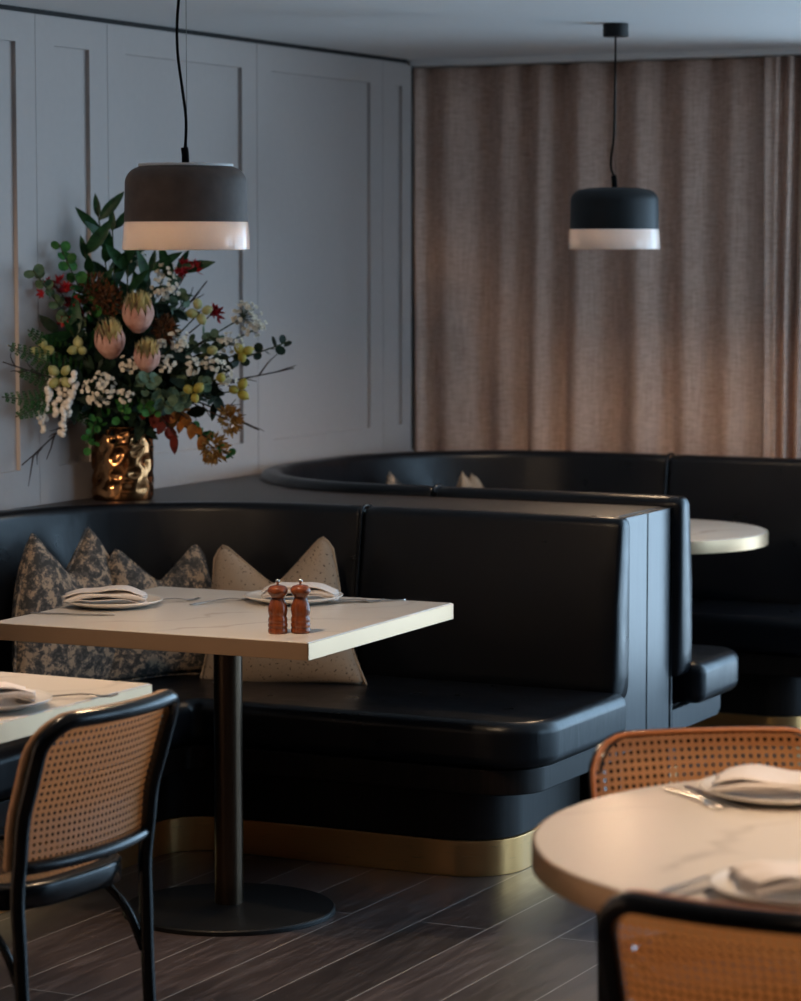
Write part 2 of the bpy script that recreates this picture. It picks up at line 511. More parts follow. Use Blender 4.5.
def seat_outline(path, back, depth, r, e0, e1, fil1):
    s = arclen(path); T = s[-1]
    P0, P1 = path[0], path[-1]
    b = [(P0[0] + P0[4] * e0 + P0[2] * back, P0[1] + P0[5] * e0 + P0[3] * back)]
    b += [(q[0] + q[2] * back, q[1] + q[3] * back) for q, si in zip(path, s) if e0 + .01 < si < T - e1 - .01]
    b += [(P1[0] - P1[4] * e1 + P1[2] * back, P1[1] - P1[5] * e1 + P1[3] * back)]
    return b + inner_edge(path, depth, r, (e0, e1), fil1)[::-1]

def sweep(bm, path, prof, puff=.02):
    """closed (offset, z) profile along a path, its ends puffed like upholstery"""
    n = len(path); s = arclen(path); T = s[-1]
    co = sum(p[0] for p in prof) / len(prof); cz = sum(p[1] for p in prof) / len(prof)
    stations = []
    P0, P1 = path[0], path[-1]
    for k in (0, .12, .35, .65): 
        stations.append((P0, puff * k, +1))
    for q, si in zip(path, s):
        if puff * 1.05 < si < T - puff * 1.05: stations.append((q, 0, 0))
    for k in (.65, .35, .12, 0): stations.append((P1, puff * k, -1))
    rings = []
    hz = max(p[1] for p in prof) - cz; ho = max(abs(p[0] - co) for p in prof)
    for (q, d, sg) in stations:
        bx, by = q[0] + q[4] * d * sg, q[1] + q[5] * d * sg
        if sg:
            k = 1 - d / puff; ins = puff * (1 - sqrt(max(0, 1 - k * k)))
        else: ins = 0
        fo = max(.25, 1 - ins / ho); fz = 1 - ins / hz
        rings.append([bm.verts.new((bx + q[2] * (co + (o - co) * fo), by + q[3] * (co + (o - co) * fo), cz + (z - cz) * fz)) for o, z in prof])
    m = len(prof)
    for A, B in zip(rings[:-1], rings[1:]):
        for i in range(m):
            j = (i + 1) % m
            bm.faces.new((A[i], A[j], B[j], B[i]))
    bm.faces.new(rings[0][::-1]); bm.faces.new(rings[-1])

def cushion_profile(t, z0, z1, lean, r=.026):
    """upholstered back: face at offset 0 (leaning back at the top), rounded top"""
    prof = [(0.012, z0), (0.016, z0 + .06), (0.012, (z0 + z1) / 2)]
    for i in range(7):
        a = pi / 2 * i / 6
        prof.append((-lean - r + r * cos(a), z1 - r + r * sin(a)))
    for i in range(7):
        a = pi / 2 + pi / 2 * i / 6
        prof.append((-t + r + r * cos(a) - .004, z1 - r + r * sin(a)))
    prof += [(-t - .004, (z0 + z1) / 2), (-t, z0)]
    return prof

def cut(path, s0, s1):
    s = arclen(path)
    def at(v):
        for i in range(len(s) - 1):
            if s[i] <= v <= s[i + 1] + 1e-9:
                t = (v - s[i]) / (s[i + 1] - s[i])
                q = [path[i][k] + (path[i + 1][k] - path[i][k]) * t for k in range(6)]
                for a, b in ((2, 3), (4, 5)):
                    L = sqrt(q[a] ** 2 + q[b] ** 2); q[a] /= L; q[b] /= L
                return tuple(q)
        return path[-1]
    return [at(s0)] + [q for q, si in zip(path, s) if s0 + .004 < si < s1 - .004] + [at(s1)]

def banquette(label, path, zt, zs, depth, r, seams, fil1, th, zb0, rail0=.008):
    root = empty('banquette', label, 'booth seat', (path[0][0], path[0][1], 0), group=None)
    loc = Matrix.Translation((-path[0][0], -path[0][1], 0))
    def put(name, bm, mat, **k):
        bm.transform(loc); return obj(name, bm, mat, k.pop('parent', root), **k)
    T = arclen(path)[-1]
    cuts = [0] + seams + [T]
    for a, b in zip(cuts[:-1], cuts[1:]):
        bm = BM(); sweep(bm, cut(path, a + (.003 if a else 0), b - (.003 if b < T else 0)), cushion_profile(th, zs - .035, zt, .02), .022)
        c = put('back_cushion', bm, MAT['leather'], smooth=True)
    for a in seams:                                                 # raised piping where two back cushions meet
        q = cut(path, a, min(a + .05, T))[0]
        bm = BM()
        pr = [(q[0] + q[2] * (o + .001), q[1] + q[3] * (o + .001), z + .001) for o, z in cushion_profile(th, zs - .03, zt, .02)[:16]]
        tube(bm, pr, .0055, 6)
        put('piping', bm, MAT['leather'], smooth=True)
    bm = BM(); prism(bm, seat_outline(path, .0, depth, r, -.035, -.035, fil1), zs - .125, zs)
    put('seat_cushion', bm, MAT['leather'], smooth=True, bevel=.034, seg=5, wn=True)
    bm = BM()
    ed = inner_edge(path, depth - .016, r - .01, (-.022, -.022), fil1)
    tube(bm, [(x, y, zs - .014) for x, y in ed], .0035, 6)
    put('seat_piping', bm, MAT['leather'], smooth=True)
    bm = BM(); prism(bm, seat_outline(path, -.02, depth - .02, r - .01, rail0, .008, fil1), zs - .195, zs - .128)
    put('seat_rail', bm, MAT['wood'], bevel=.004, seg=2, wn=True, smooth=True)
    bm = BM(); prism(bm, seat_outline(path, -.02, depth - .10, r + .02, .12, .12, fil1), .096, zs - .197)
    put('base', bm, MAT['wood'], bevel=.002, smooth=True, wn=True)
    bm = BM(); prism(bm, seat_outline(path, -.02, depth - .094, r + .02, .114, .114, fil1), .0, .095)
    put('plinth', bm, MAT['brass'], bevel=.002, smooth=True, wn=True)
    # upright panel the back cushions are fixed to
    bm = BM(); p2 = cut(path, .03, T - .03)
    prism(bm, off(p2, -th - .006) + off(p2, -th - .022)[::-1], .0, zb0)
    put('back_panel', bm, MAT['wood'])
    return root, put

XE = -2.90
R1 = .66
pts = line((XE, 7.19), (-3.85, 7.19), 14) + arc((-3.85, 7.19 - R1), R1, pi / 2, pi, 28) + [(-3.85 - R1, 7.19 - R1 - i * .25) for i in range(1, 9)]
B1 = with_normals(pts, 1)
if B1[0][3] > 0: B1 = with_normals(pts, -1)
pts = line((XE, 7.765), (-3.885, 7.765), 14) + arc((-3.885, 8.375), .61, 3 * pi / 2, pi, 26) + line((-4.495, 8.375), (-4.495, 8.635), 4)[1:] + arc((-3.885, 8.635), .61, pi, pi / 2, 26) + line((-3.885, 9.245), (-2.82, 9.245), 14)[1:] + [(-2.82, 9.245)]
B2 = with_normals(pts, 1)
if B2[0][3] < 0: B2 = with_normals(pts, -1)

T1 = arclen(B1)[-1]; T2 = arclen(B2)[-1]
front_booth, put1 = banquette('black leather booth bench in front, with three cushions along its back', B1, .912, .435, .63, .14, [.805, 2.35], False, .088, .903)
bm = BM(); box(bm, -2.958, -2.93, 7.282, 7.475, .24, .903); put1('end_panel', bm, MAT['panel'], bevel=.0015)
rear_booth, put2 = banquette('black leather booth bench at the back, curving round in front of the taupe curtains', B2, .934, .44, .405, .12, [.80, T2 - .74], True, .088, .903, rail0=.06)
bm = BM()
prism(bm, [(-2.958, 7.483), (-2.93, 7.483), (-2.93, 7.685), (-2.958, 7.685)], .24, .903)
lo = [(7.6855, .24), (8.07, .24), (8.095, .258), (8.095, .308), (7.6855, .308)]
va = [bm.verts.new((-2.93, y, z)) for y, z in lo]; vb = [bm.verts.new((-2.958, y, z)) for y, z in lo]
bm.faces.new(va); bm.faces.new(vb[::-1])
for i in range(5):
    j = (i + 1) % 5; bm.faces.new((va[i], va[j], vb[j], vb[i]))
put2('end_panel', bm, MAT['panel'], bevel=.0015)

# the dark timber ledge that fills the space between both backs and the wall
o1 = off(B1, -.092); o2 = off(B2, -.092)
outl = [(-2.96, o1[0][1])] + [p for p in o1 if p[0] < -2.97 and p[0] > WX + .003] + [(WX + .002, min(p[1] for p in o1))]
outl += [(WX + .002, 9.395), (-2.83, 9.395), (-2.83, 9.245 + .092)] + [p for p in o2[::-1] if p[0] < -2.97] + [(-2.96, o2[0][1])]
bm = BM(); prism(bm, outl, .886, .905)
led = empty('ledge', 'dark timber ledge between the two booths and the grey panelled wall, holding the flowers', 'ledge', (WX, 7.6, .886))
bm.transform(Matrix.Translation((-WX, -7.6, -.886)))
obj('ledge_top', bm, MAT['cap'], led, bevel=.0015)

# ------------------------------------------------------------------ tables
def square_table(label, loc, rz, w, dpt, group):
    t = empty('dining_table', label, 'table', loc, rz, group)
    bm = BM(); box(bm, -w / 2 + .003, w / 2 - .003, -dpt / 2 + .003, dpt / 2 - .003, .700, .740)
    obj('table_top', bm, MAT['marble'], t, bevel=.0015)
    bm = BM()
    for s in (-1, 1):
        box(bm, s * w / 2 - .004, s * w / 2 + .0, -dpt / 2, dpt / 2, .698, .738) if s > 0 else box(bm, -w / 2, -w / 2 + .004, -dpt / 2, dpt / 2, .698, .738)
        box(bm, -w / 2, w / 2, s * dpt / 2 - (.004 if s > 0 else 0), s * dpt / 2 + (.004 if s < 0 else 0), .698, .738)
    obj('edge_band', bm, MAT['edge'], t, bevel=.0008)
    pedestal(t, .265, o=(.045, -.085))
    return t

def pedestal(t, R, ph=.698, o=(0, 0)):
    c = (o[0], o[1], 0)
    bm = BM(); lathe(bm, [(.036, .02), (.036, ph - .006)], 32, c, cap0=True, cap1=True)
    lathe(bm, [(.13, ph - .006), (.13, ph)], 32, c, cap0=True, cap1=True)
    obj('pole', bm, MAT['bronze'], t, smooth=True, bevel=.001, wn=True)
    bm = BM(); lathe(bm, [(R, 0), (R, .010), (R - .004, .014), (.06, .021), (.04, .024), (0, .024)], 64, c, cap0=True)
    obj('base', bm, MAT['blackmetal'], t, smooth=True, wn=True, bevel=.001)

def round_table(label, loc, R, group):
    t = empty('round_table', label, 'table', loc, .4, group)
    bm = BM(); lathe(bm, [(0, .700), (R - .004, .700), (R - .004, .737), (R - .007, .740), (0, .740)], 96)
    obj('table_top', bm, MAT['marble'], t, smooth=True, wn=True)
    bm = BM(); lathe(bm, [(R - .0035, .698), (R, .698), (R, .737), (R - .0035, .738)], 96)
    obj('edge_band', bm, MAT['edge'], t, smooth=True, wn=True)
    pedestal(t, .32 if R > .5 else .24)
    return t

square_table('square marble table with brass edge, holding the two wooden pepper mills', (-3.527, 6.132, 0), radians(1.5), .87, .83, None)
square_table('square marble table partly out of view, with the black-framed cane chair tucked at it', (-3.485, 4.632, 0), radians(-.5), .80, .82, None)
round_table('round marble table in the foreground between the two amber cane chairs', (-1.206, 4.187, 0), .58, None)
round_table('round marble table in the rear booth, behind the upright booth end', (-3.38, 8.60, 0), .40, None)

# ------------------------------------------------------------------ cane chairs
def chair(label, loc, rz, cmat, bmat, group=None):
    t = empty('cane_chair', label, 'chair', loc, rz, group)
    W, ZT, RC = .205, .785, .062
    def yback(z):                                                  # side view of the back posts
        k = [(0, -.228), (.25, -.212), (.45, -.205), (.6, -.222), (.72, -.258), (.80, -.290)]
        for (a, ya), (b, yb_) in zip(k[:-1], k[1:]):
            if a <= z <= b:
                u = (z - a) / (b - a); return ya + (yb_ - ya) * u
        return k[-1][1]
    def bow(x): return -.036 * (1 - (x / W) ** 2)
    def half(z):                                                   # half width of the hoop's centre line
        return W - .008 * max(0, (.45 - z) / .45) + .004 * max(0, (z - .45) / .35)
    L = []
    for z in (0, .12, .25, .36, .45, .53, .6, .66, ZT - RC): L.append((-half(z), yback(z), z))
    for i in range(1, 7):
        a = pi - pi / 2 * i / 6
        z = ZT - RC + RC * sin(a); x = -half(z) + RC + RC * cos(a)
        L.append((x, yback(z) + bow(x), z))
    top = [(x, yback(ZT) + bow(x), ZT) for x in (-.10, -.05, 0, .05, .10)]
    P = L + top + [(-x, y, z) for x, y, z in L[::-1]]
    bm = BM(); tube(bm, catmull(P, 3), lambda u: .0155 - .003 * max(0, 1 - min(u, 1 - u) / .2), 10)
    obj('back_frame', bm, MAT['black'], t, smooth=True)
    ZL = .505
    rail = [(x, yback(ZL) + bow(x) + .004, ZL) for x in [(-half(ZL) + 2 * half(ZL) * i / 14) for i in range(15)]]
    bm = BM(); tube(bm, rail, .013, 8); obj('back_rail', bm, MAT['black'], t, smooth=True)
    # cane webbing of the back, a bowed sheet inside the hoop
    def hw(z):
        h = half(z) + .009; z0 = ZT - RC; R = RC + .009
        if z > z0: h -= R - sqrt(max(0, R * R - (z - z0) ** 2))
        return h
    nu, nv = 28, 22
    bm = BM(); uvl = bm.loops.layers.uv.new('UVMap'); g = []; uvs = {}
    for j in range(nv + 1):
        z = ZL + (ZT + .0088 - ZL) * (1 - (1 - j / nv) ** 1.35); row = []
        for i in range(nu + 1):
            x = (-1 + 2 * i / nu) * hw(z)
            v = bm.verts.new((x, yback(z) + bow(x) + .0165, z)); uvs[v] = (x + .5, z); row.append(v)
        g.append(row)
    for j in range(nv):
        for i in range(nu):
            f = bm.faces.new((g[j][i], g[j][i + 1], g[j + 1][i + 1], g[j + 1][i]))
            for lp in f.loops: lp[uvl].uv = uvs[lp.vert]
    obj('back_cane', bm, cmat, t, smooth=True)
    # flat binding strip on the sitter's face of the hoop
    bm = BM()
    def strip(inset):
        o = []
        for z in [ZL + (ZT - RC - ZL) * i / 8 for i in range(9)]: o.append((-half(z) + inset, z))
        for i in range(1, 7):
            a = pi - pi / 2 * i / 6
            r = RC - inset
            z = ZT - RC + r * sin(a); o.append((-half(z) + RC + r * cos(a), z))
        o += [(x, ZT - inset) for x in (-.09, -.045)]
        return o + [(0, ZT - inset)] + [(-x, z) for x, z in o[::-1]]
    oa, ib = strip(-.0150), strip(-.0065)
    r0 = [bm.verts.new((x, yback(min(z, .8)) + bow(x) + .0215, z)) for x, z in oa]
    r1 = [bm.verts.new((x, yback(min(z, .8)) + bow(x) + .0175, z)) for x, z in ib]
    r2 = [bm.verts.new((v.co.x, v.co.y - .012, v.co.z)) for v in r1]
    r3 = [bm.verts.new((v.co.x, v.co.y - .012, v.co.z)) for v in r0]
    for A, B in ((r0, r1), (r1, r2), (r2, r3), (r3, r0)):
        for i in range(len(A) - 1): bm.faces.new((A[i], A[i + 1], B[i + 1], B[i]))
    obj('cane_binding', bm, bmat, t, smooth=True, wn=True)
    # seat ring, a rounded square hoop
    def ring(sx, sy, cy=.0, n=56, e=3.4):
        o = []
        for i in range(n):
            a = 2 * pi * i / n; c, s = cos(a), sin(a)
            k = (abs(c) ** e + abs(s) ** e) ** (-1 / e)
            taper = 1 + .06 * s * k
            o.append((sx * c * k * taper, cy + sy * s * k))
        return o
    ro, ri = ring(.225, .208), ring(.192, .175)
    bm = BM(); A = []
    for outl, z in ((ro, .418), (ro, .456), (ring(.218, .201), .463), (ri, .463), (ri, .418)):
        A.append([bm.verts.new((x, y, z)) for x, y in outl])
    for k in range(5):
        a, b = A[k], A[(k + 1) % 5]
        for i in range(len(a)):
            j = (i + 1) % len(a); bm.faces.new((a[i], a[j], b[j], b[i]))
    obj('seat_frame', bm, MAT['black'], t, smooth=True, wn=True)
    bm = BM(); uvl = bm.loops.layers.uv.new('UVMap')
    f = bm.faces.new([bm.verts.new((x, y, .458)) for x, y in ring(.197, .180)])
    for lp in f.loops: lp[uvl].uv = (lp.vert.co.x + .5, lp.vert.co.y + .5)
    obj('seat_cane', bm, cmat, t)
    for s in (-1, 1):
        bm = BM(); tube(bm, catmull([(s * .175, .165, .425), (s * .182, .178, .25), (s * .192, .20, 0)], 5), lambda u: .0165 - .005 * u, 10)
        obj('leg', bm, MAT['black'], t, smooth=True)
        bm = BM(); tube(bm, catmull([(s * .186, -.045, .420), (s * .19, -.105, .402), (s * .195, -.165, .35), (s * .197, -.205, .27)], 5), .0085, 8)
        obj('brace', bm, MAT['black'], t, smooth=True)
        bm = BM(); tube(bm, catmull([(s * .12, .17, .420), (s * .15, .172, .39), (s * .172, .175, .33), (s * .184, .182, .22)], 5), .0085, 8)
        obj('brace', bm, MAT['black'], t, smooth=True)
    return t

def place_chair(label, back, face, cmat, bmat, group=None):
    """back: middle of the top rail on plan; face: direction the sitter looks"""
    a = atan2(face[1], face[0]); rz = a - pi / 2
    L = sqrt(face[0] ** 2 + face[1] ** 2); fx, fy = face[0] / L, face[1] / L
    return chair(label, (back[0] + fx * .30, back[1] + fy * .30, 0), rz, cmat, bmat, group)
place_chair('black bentwood chair with pale cane back, seen from behind beside the two square tables', (-2.815, 4.495), (-1, .06), MAT['cane'], MAT['canewood'])
place_chair('amber cane chair facing the camera on the far side of the round foreground table', (-1.722, 4.682), (.54, -.72), MAT['amber'], MAT['amberwood'])
place_chair('amber cane chair nearest the camera, seen from behind at the round foreground table', (-1.207, 3.43), (.02, 1), MAT['amber'], MAT['amberwood'])

# ------------------------------------------------------------------ pendant lamps
def pendant(label, loc, capmat, cord_pts, zc, canopy, lip):
    t = empty('pendant_lamp', label, 'lamp', loc)
    h, r, z1 = .190, .139, .062
    rt = .105 if lip else .098
    bm = BM()
    prof = [(r - .002, z1)]
    for i in range(9):
        a = pi / 2 * i / 8
        prof.append((r - .004 - .036 + .036 * cos(a) - .002 * (i / 8), h - .042 + .036 * sin(a)))
    if lip: prof += [(rt, h - .006), (0.0, h - .006)]
    else: prof += [(rt - .02, h - .002), (.03, h), (0, h)]
    prof += [(0, h - .014), (rt - .02, h - .016), (r - .018, h - .055), (r - .012, z1)]
    lathe(bm, prof, 64)
    obj('lamp_cap', bm, capmat, t, smooth=True)
    if lip:
        bm = BM(); lathe(bm, [(rt - .001, h - .0058), (rt, h - .005), (rt, h), (rt - .007, h), (rt - .009, h - .0058)], 64)
        obj('top_lip', bm, MAT['white_paint'], t, smooth=True, wn=True)
    bm = BM()
    lathe(bm, [(r - .0025, z1 + .0005), (r - .001, z1 - .004), (r + .001, .030), (r + .0025, .003), (r + .001, 0), (r - .004, .001), (r - .006, .03), (r - .010, z1 + .0005)], 64)
    obj('glass_rim', bm, MAT['glaze'], t, smooth=True)
    bm = BM(); tube(bm, [(0, 0, h - .006), (-.001, 0, h + .02), (-.003, 0, h + .036)], .0085, 10)
    obj('cord_grip', bm, MAT['cable'], t, smooth=True)
    bm = BM(); tube(bm, catmull(cord_pts, 6), .0034, 8); obj('cord', bm, MAT['cable'], t, smooth=True)
    bm = BM(); tube(bm, [(.001, .004, h - .006), (.001, .004, zc - .002)], .0007, 6); obj('suspension_wire', bm, MAT['steel'], t)
    if canopy:
        bm = BM(); lathe(bm, [(.039, zc - .040), (.039, zc)], 32, cap0=True, cap1=True); obj('ceiling_rose', bm, MAT['blackmetal'], t, smooth=True, bevel=.002, wn=True)
    bm = BM(); sphere(bm, (0, 0, .095), .028, 16, 10); obj('bulb', bm, MAT['bulb'], t, smooth=True)
    bm = BM(); lathe(bm, [(.018, .118), (.018, h - .012)], 16, cap0=True, cap1=True); obj('bulb_holder', bm, MAT['blackmetal'], t, smooth=True, bevel=.002, wn=True)
    ld = bpy.data.lights.new('bulb_light', 'POINT'); ld.energy = LAMP_W; ld.color = (1, .72, .46); ld.shadow_soft_size = .03
    lo = bpy.data.objects.new('bulb_light', ld); link(lo); lo.parent = t; lo.location = (0, 0, .055)
    return t
LAMP_W = LAMPW[0]
Rv = Vector((cos(radians(26.4)), sin(radians(26.4)), 0))
def lat(u, z): return tuple(Rv * u + Vector((0, 0, z)))
zc = CZ - 1.644
pendant('pendant lamp with grey-brown cap and white rim hanging in front of the flowers', (-3.232, 5.443, 1.644), MAT['concrete'],
        [lat(-.003, .215), lat(.0, .24), lat(.001, .29), lat(-.006, .35), lat(-.016, .43), lat(-.017, .50), lat(-.010, .58), lat(0, zc - .03)], zc, True, True)
LAMP_W = LAMPW[1]; zc = CZ - 1.648
pendant('pendant lamp with black cap and white rim hanging in front of the taupe curtain', (-3.310, 8.148, 1.648), MAT['charcoal'],
        [lat(.0, .222), lat(-.010, .245), lat(-.011, .28), lat(-.003, .35), lat(-.001, .48), lat(0, .58), lat(0, zc - .03)], zc, True, False)

# ------------------------------------------------------------------ cushions
def cushion(label, loc, rz, tilt, size, chop, mat, group, seed, roll=0, narrow=.19):
    rnd = random.Random(seed)
    n = 26; bm = BM()
    def surf(u, v, side):
        # pinched outline: corners reach out, sides draw in; a chop pulls the top middle down into a V
        x = u * (1 - .10 * (1 - abs(v) ** 1.5) * abs(u) ** 2)
        z = v * (1 - .07 * (1 - abs(u) ** 1.5) * min(0, v) ** 2)
        k = max(0, (v + .5) / 1.5) ** 1.6
        z -= chop * k * max(0, 1 - sqrt(u * u + .006) / .86)
        z -= .20 * k * max(0, (abs(u) - .74) / .26) ** 2
        x *= 1 - narrow * max(0, v) ** 1.2
        x *= 1 + .17 * max(0, -v) ** 1.3
        th = (1 - abs(u) ** 2.4) ** .62 * (1 - abs(v) ** 2.4) ** .62 * .34
        th *= 1 - .35 * math.exp(-(u / .3) ** 2) * max(0, v)
        th += .012 * sin(5 * u + seed) * sin(4 * v + 1.3 * seed) * (1 - u * u) * (1 - v * v)
        return (x * size / 2, side * th * size / 2, z * size / 2)
    G = {}
    for s in (-1, 1):
        for j in range(n + 1):
            for i in range(n + 1):
                if s == 1 and (i in (0, n) or j in (0, n)): G[s, i, j] = G[-1, i, j]; continue
                u, v = -1 + 2 * i / n, -1 + 2 * j / n
                G[s, i, j] = bm.verts.new(surf(u, v, s))
    for s in (-1, 1):
        for j in range(n):
            for i in range(n):
                bm.faces.new((G[s, i, j], G[s, i + 1, j], G[s, i + 1, j + 1], G[s, i, j + 1]))
    edge = []
    for i in range(n): edge.append(surf(-1 + 2 * i / n, -1, 1))
    for i in range(n): edge.append(surf(1, -1 + 2 * i / n, 1))
    for i in range(n): edge.append(surf(1 - 2 * i / n, 1, 1))
    for i in range(n): edge.append(surf(-1, 1 - 2 * i / n, 1))
    Rm = Matrix.Rotation(tilt, 4, 'X') @ Matrix.Rotation(roll, 4, 'Y')
    bm.transform(Rm)
    o = obj('cushion', bm, mat, smooth=True)
    o.location = loc; o.rotation_euler = (0, 0, rz)
    tag(o, label, 'cushion', group)
    b2 = BM(); tube(b2, [Rm @ Vector(p) for p in edge], .0035, 6, closed=True)
    obj('piping', b2, mat, o, smooth=True)
    return o
cg = 'cushions along the front booth'
cushion('dark bark-patterned cushion at the corner of the front booth nearest the wall', (-4.33, 6.65, .625), radians(80), radians(-9), .50, .56, MAT['camo'], cg, 1, 0, .46)
cushion('dark bark-patterned cushion in the middle, behind the white plate with a folded napkin', (-4.175, 6.88, .618), radians(58), radians(-10), .385, .60, MAT['camo'], cg, 2, 0, .22)
cushion('oat speckled cushion behind the two pepper mills', (-3.852, 6.972, .618), radians(11), radians(-10), .435, .66, MAT['speckle'], cg, 3, radians(-6))
cg = 'cushions in the rear booth'
cushion('dark cushion in the rear booth, only its two tips showing', (-4.40, 8.935, .678), radians(99), radians(-8), .42, .62, MAT['camo'], cg, 4)
cushion('oat cushion in the rear booth, its two tips showing over the divider', (-4.205, 9.045, .685), radians(108), radians(-6), .40, .66, MAT['speckle'], cg, 5)

# ------------------------------------------------------------------ table settings
def plate(label, loc, R=.125):
    bm = BM()
    lathe(bm, [(0, .004), (R * .55, .004), (R * .62, .007), (R * .95, .017), (R, .0195), (R, .0165), (R * .93, .012), (R * .66, .002), (R * .6, 0), (0, 0)], 56)
    o = obj('plate', bm, MAT['china'], smooth=True); o.location = loc
    return tag(o, label, 'plate', 'white plates')

def napkin(label, loc, rz, L=.21, W=.085, h=.006, seed=1):
    """cloth folded into a long packet: a continuous strip doubled back on itself"""
    rnd = random.Random(seed)
    prof = []
    layers = 4; t = h
    for k in range(layers):
        a, b = (-1, 1) if k % 2 == 0 else (1, -1)
        sh = rnd.uniform(-.05, .05)
        for i in range(13):
            u = a + (b - a) * i / 12
            prof.append(((u * (1 - .03 * k) + sh) * W / 2, t * k + .0012 * sin(3 * u + k)))
        if k < layers - 1:
            s = b
            for i in range(1, 5):
                ang = pi * i / 5
                prof.append((prof[-1][0] if False else s * (W / 2 * (1 - .03 * k) + .5 * t * sin(ang)) + sh * W / 2, t * k + t * (1 - cos(ang)) / 2))
    n = 22; bm = BM(); rows = []
    for j in range(n + 1):
        v = -1 + 2 * j / n
        drop = -.010 * max(0, abs(v) - .55) ** 1.3 / .35
        k = 1 + .05 * sin(3.1 * v + seed)
        rows.append([bm.verts.new((v * L / 2 + .004 * sin(9 * p[0] / W + seed), p[0] * k, .004 + p[1] * (1 + .25 * sin(2.3 * v + seed)) + drop + .002 * sin(5 * v + p[1] * 300))) for p in prof])
    for A, B in zip(rows[:-1], rows[1:]):
        for i in range(len(A) - 1): bm.faces.new((A[i], A[i + 1], B[i + 1], B[i]))
    o = obj('napkin', bm, MAT['napkin'], smooth=True, solid=.0022)
    o.location = loc; o.rotation_euler = (0, 0, rz)
    return tag(o, label, 'napkin', 'folded napkins on the plates')

def fork(label, loc, rz, pitch=0):
    bm = BM()
    def bar(pts, w, th=.0022):
        top = []
        for i, (x, z) in enumerate(pts):
            ww = w(i / (len(pts) - 1)) if callable(w) else w
            top.append([bm.verts.new((x, s * ww / 2, z + q * th)) for s, q in ((-1, 0), (1, 0), (1, 1), (-1, 1))])
        for A, B in zip(top[:-1], top[1:]):
            for i in range(4): bm.faces.new((A[i], A[(i + 1) % 4], B[(i + 1) % 4], B[i]))
        bm.faces.new(top[0][::-1]); bm.faces.new(top[-1])
    bar([(-.10, .001), (-.08, .002), (-.03, .005), (.02, .0075), (.04, .006), (.052, .004)], lambda u: .013 - .0075 * min(1, u * 1.5) if u < .75 else .0055 + (u - .75) * .07)
    for y in (-.0085, -.0028, .0028, .0085):
        n0 = len(bm.verts)
        bar([(.050, .004), (.065, .0015), (.085, .002), (.098, .006)], lambda u: .0036 - .0014 * u)
        bm.verts.ensure_lookup_table()
        for v in bm.verts[n0:]: v.co.y += y
    bm.transform(Matrix.Rotation(-pitch, 4, 'Y'))
    o = obj('fork', bm, MAT['steel'], smooth=False, bevel=.0006, seg=1); o.location = loc; o.rotation_euler = (0, 0, rz)
    return tag(o, label, 'fork', 'steel forks')

def knife(label, loc, rz):
    bm = BM()
    ol = [(-.11, -.006), (-.02, -.0055), (.0, -.0065), (.08, -.0085), (.098, -.005), (.106, .003), (.1, .005), (.0, .0045), (-.02, .0045), (-.11, .0065), (-.114, 0)]
    prism(bm, ol, .0006, .0032)
    o = obj('knife', bm, MAT['steel'], bevel=.0008, seg=2); o.location = loc; o.rotation_euler = (0, 0, rz)
    return tag(o, label, 'knife', 'steel knives')

TZ = .7402
plate('white plate with folded napkin in front of the middle dark cushion', (-3.853, 6.112, TZ), .128)
napkin('folded white napkin on the plate in front of the dark cushions', (-3.868, 6.100, TZ + .0175), radians(27), .205, .10, .0065, 1)
knife('knife lying on the main marble table at the corner nearest the wall', (-3.845, 5.915, TZ), radians(15))
fork('fork resting against the rim of the plate by the dark cushions', (-3.775, 6.235, TZ), radians(52))
plate('white plate behind the two pepper mills', (-3.483, 6.395, TZ), .128)
napkin('folded white napkin on the plate behind the pepper mills', (-3.465, 6.400, TZ + .0175), radians(24), .19, .11, .0065, 2)
fork('fork on the main table beside the plate behind the mills, towards the wall', (-3.640, 6.30, TZ), radians(66))
fork('fork beside the plate behind the mills, towards the booth end', (-3.345, 6.43, TZ), radians(40))
knife('knife beside the plate behind the mills, towards the booth end', (-3.31, 6.475, TZ), radians(44))
plate('white plate on the square table behind the black chair', (-3.21, 4.63, TZ), .125)
napkin('folded napkin on the square table behind the black chair', (-3.225, 4.635, TZ + .0175), radians(50), .19, .10, .0065, 3)
fork('fork on the square table behind the black chair', (-3.125, 4.79, TZ), radians(38))
plate('white plate on the far side of the round foreground table', (-1.500, 4.440, TZ), .135)
napkin('folded napkin on the plate at the far side of the round foreground table', (-1.490, 4.440, TZ + .0175), radians(12), .23, .14, .005, 4)
fork('fork near the amber chair that faces the camera, on the round foreground table', (-1.615, 4.345, TZ), radians(-42))
knife('knife near the amber chair that faces the camera, on the round foreground table', (-1.588, 4.372, TZ), radians(-42))
plate('white plate at the camera side of the round foreground table', (-1.235, 3.765, TZ), .135)
napkin('folded napkin on the plate at the camera side of the round foreground table', (-1.225, 3.775, TZ + .0175), radians(35), .21, .12, .005, 5)
fork('fork on the round foreground table by the camera-side chair', (-1.392, 3.752, TZ), radians(72))
knife('knife on the round foreground table by the camera-side chair', (-1.365, 3.742, TZ), radians(72))

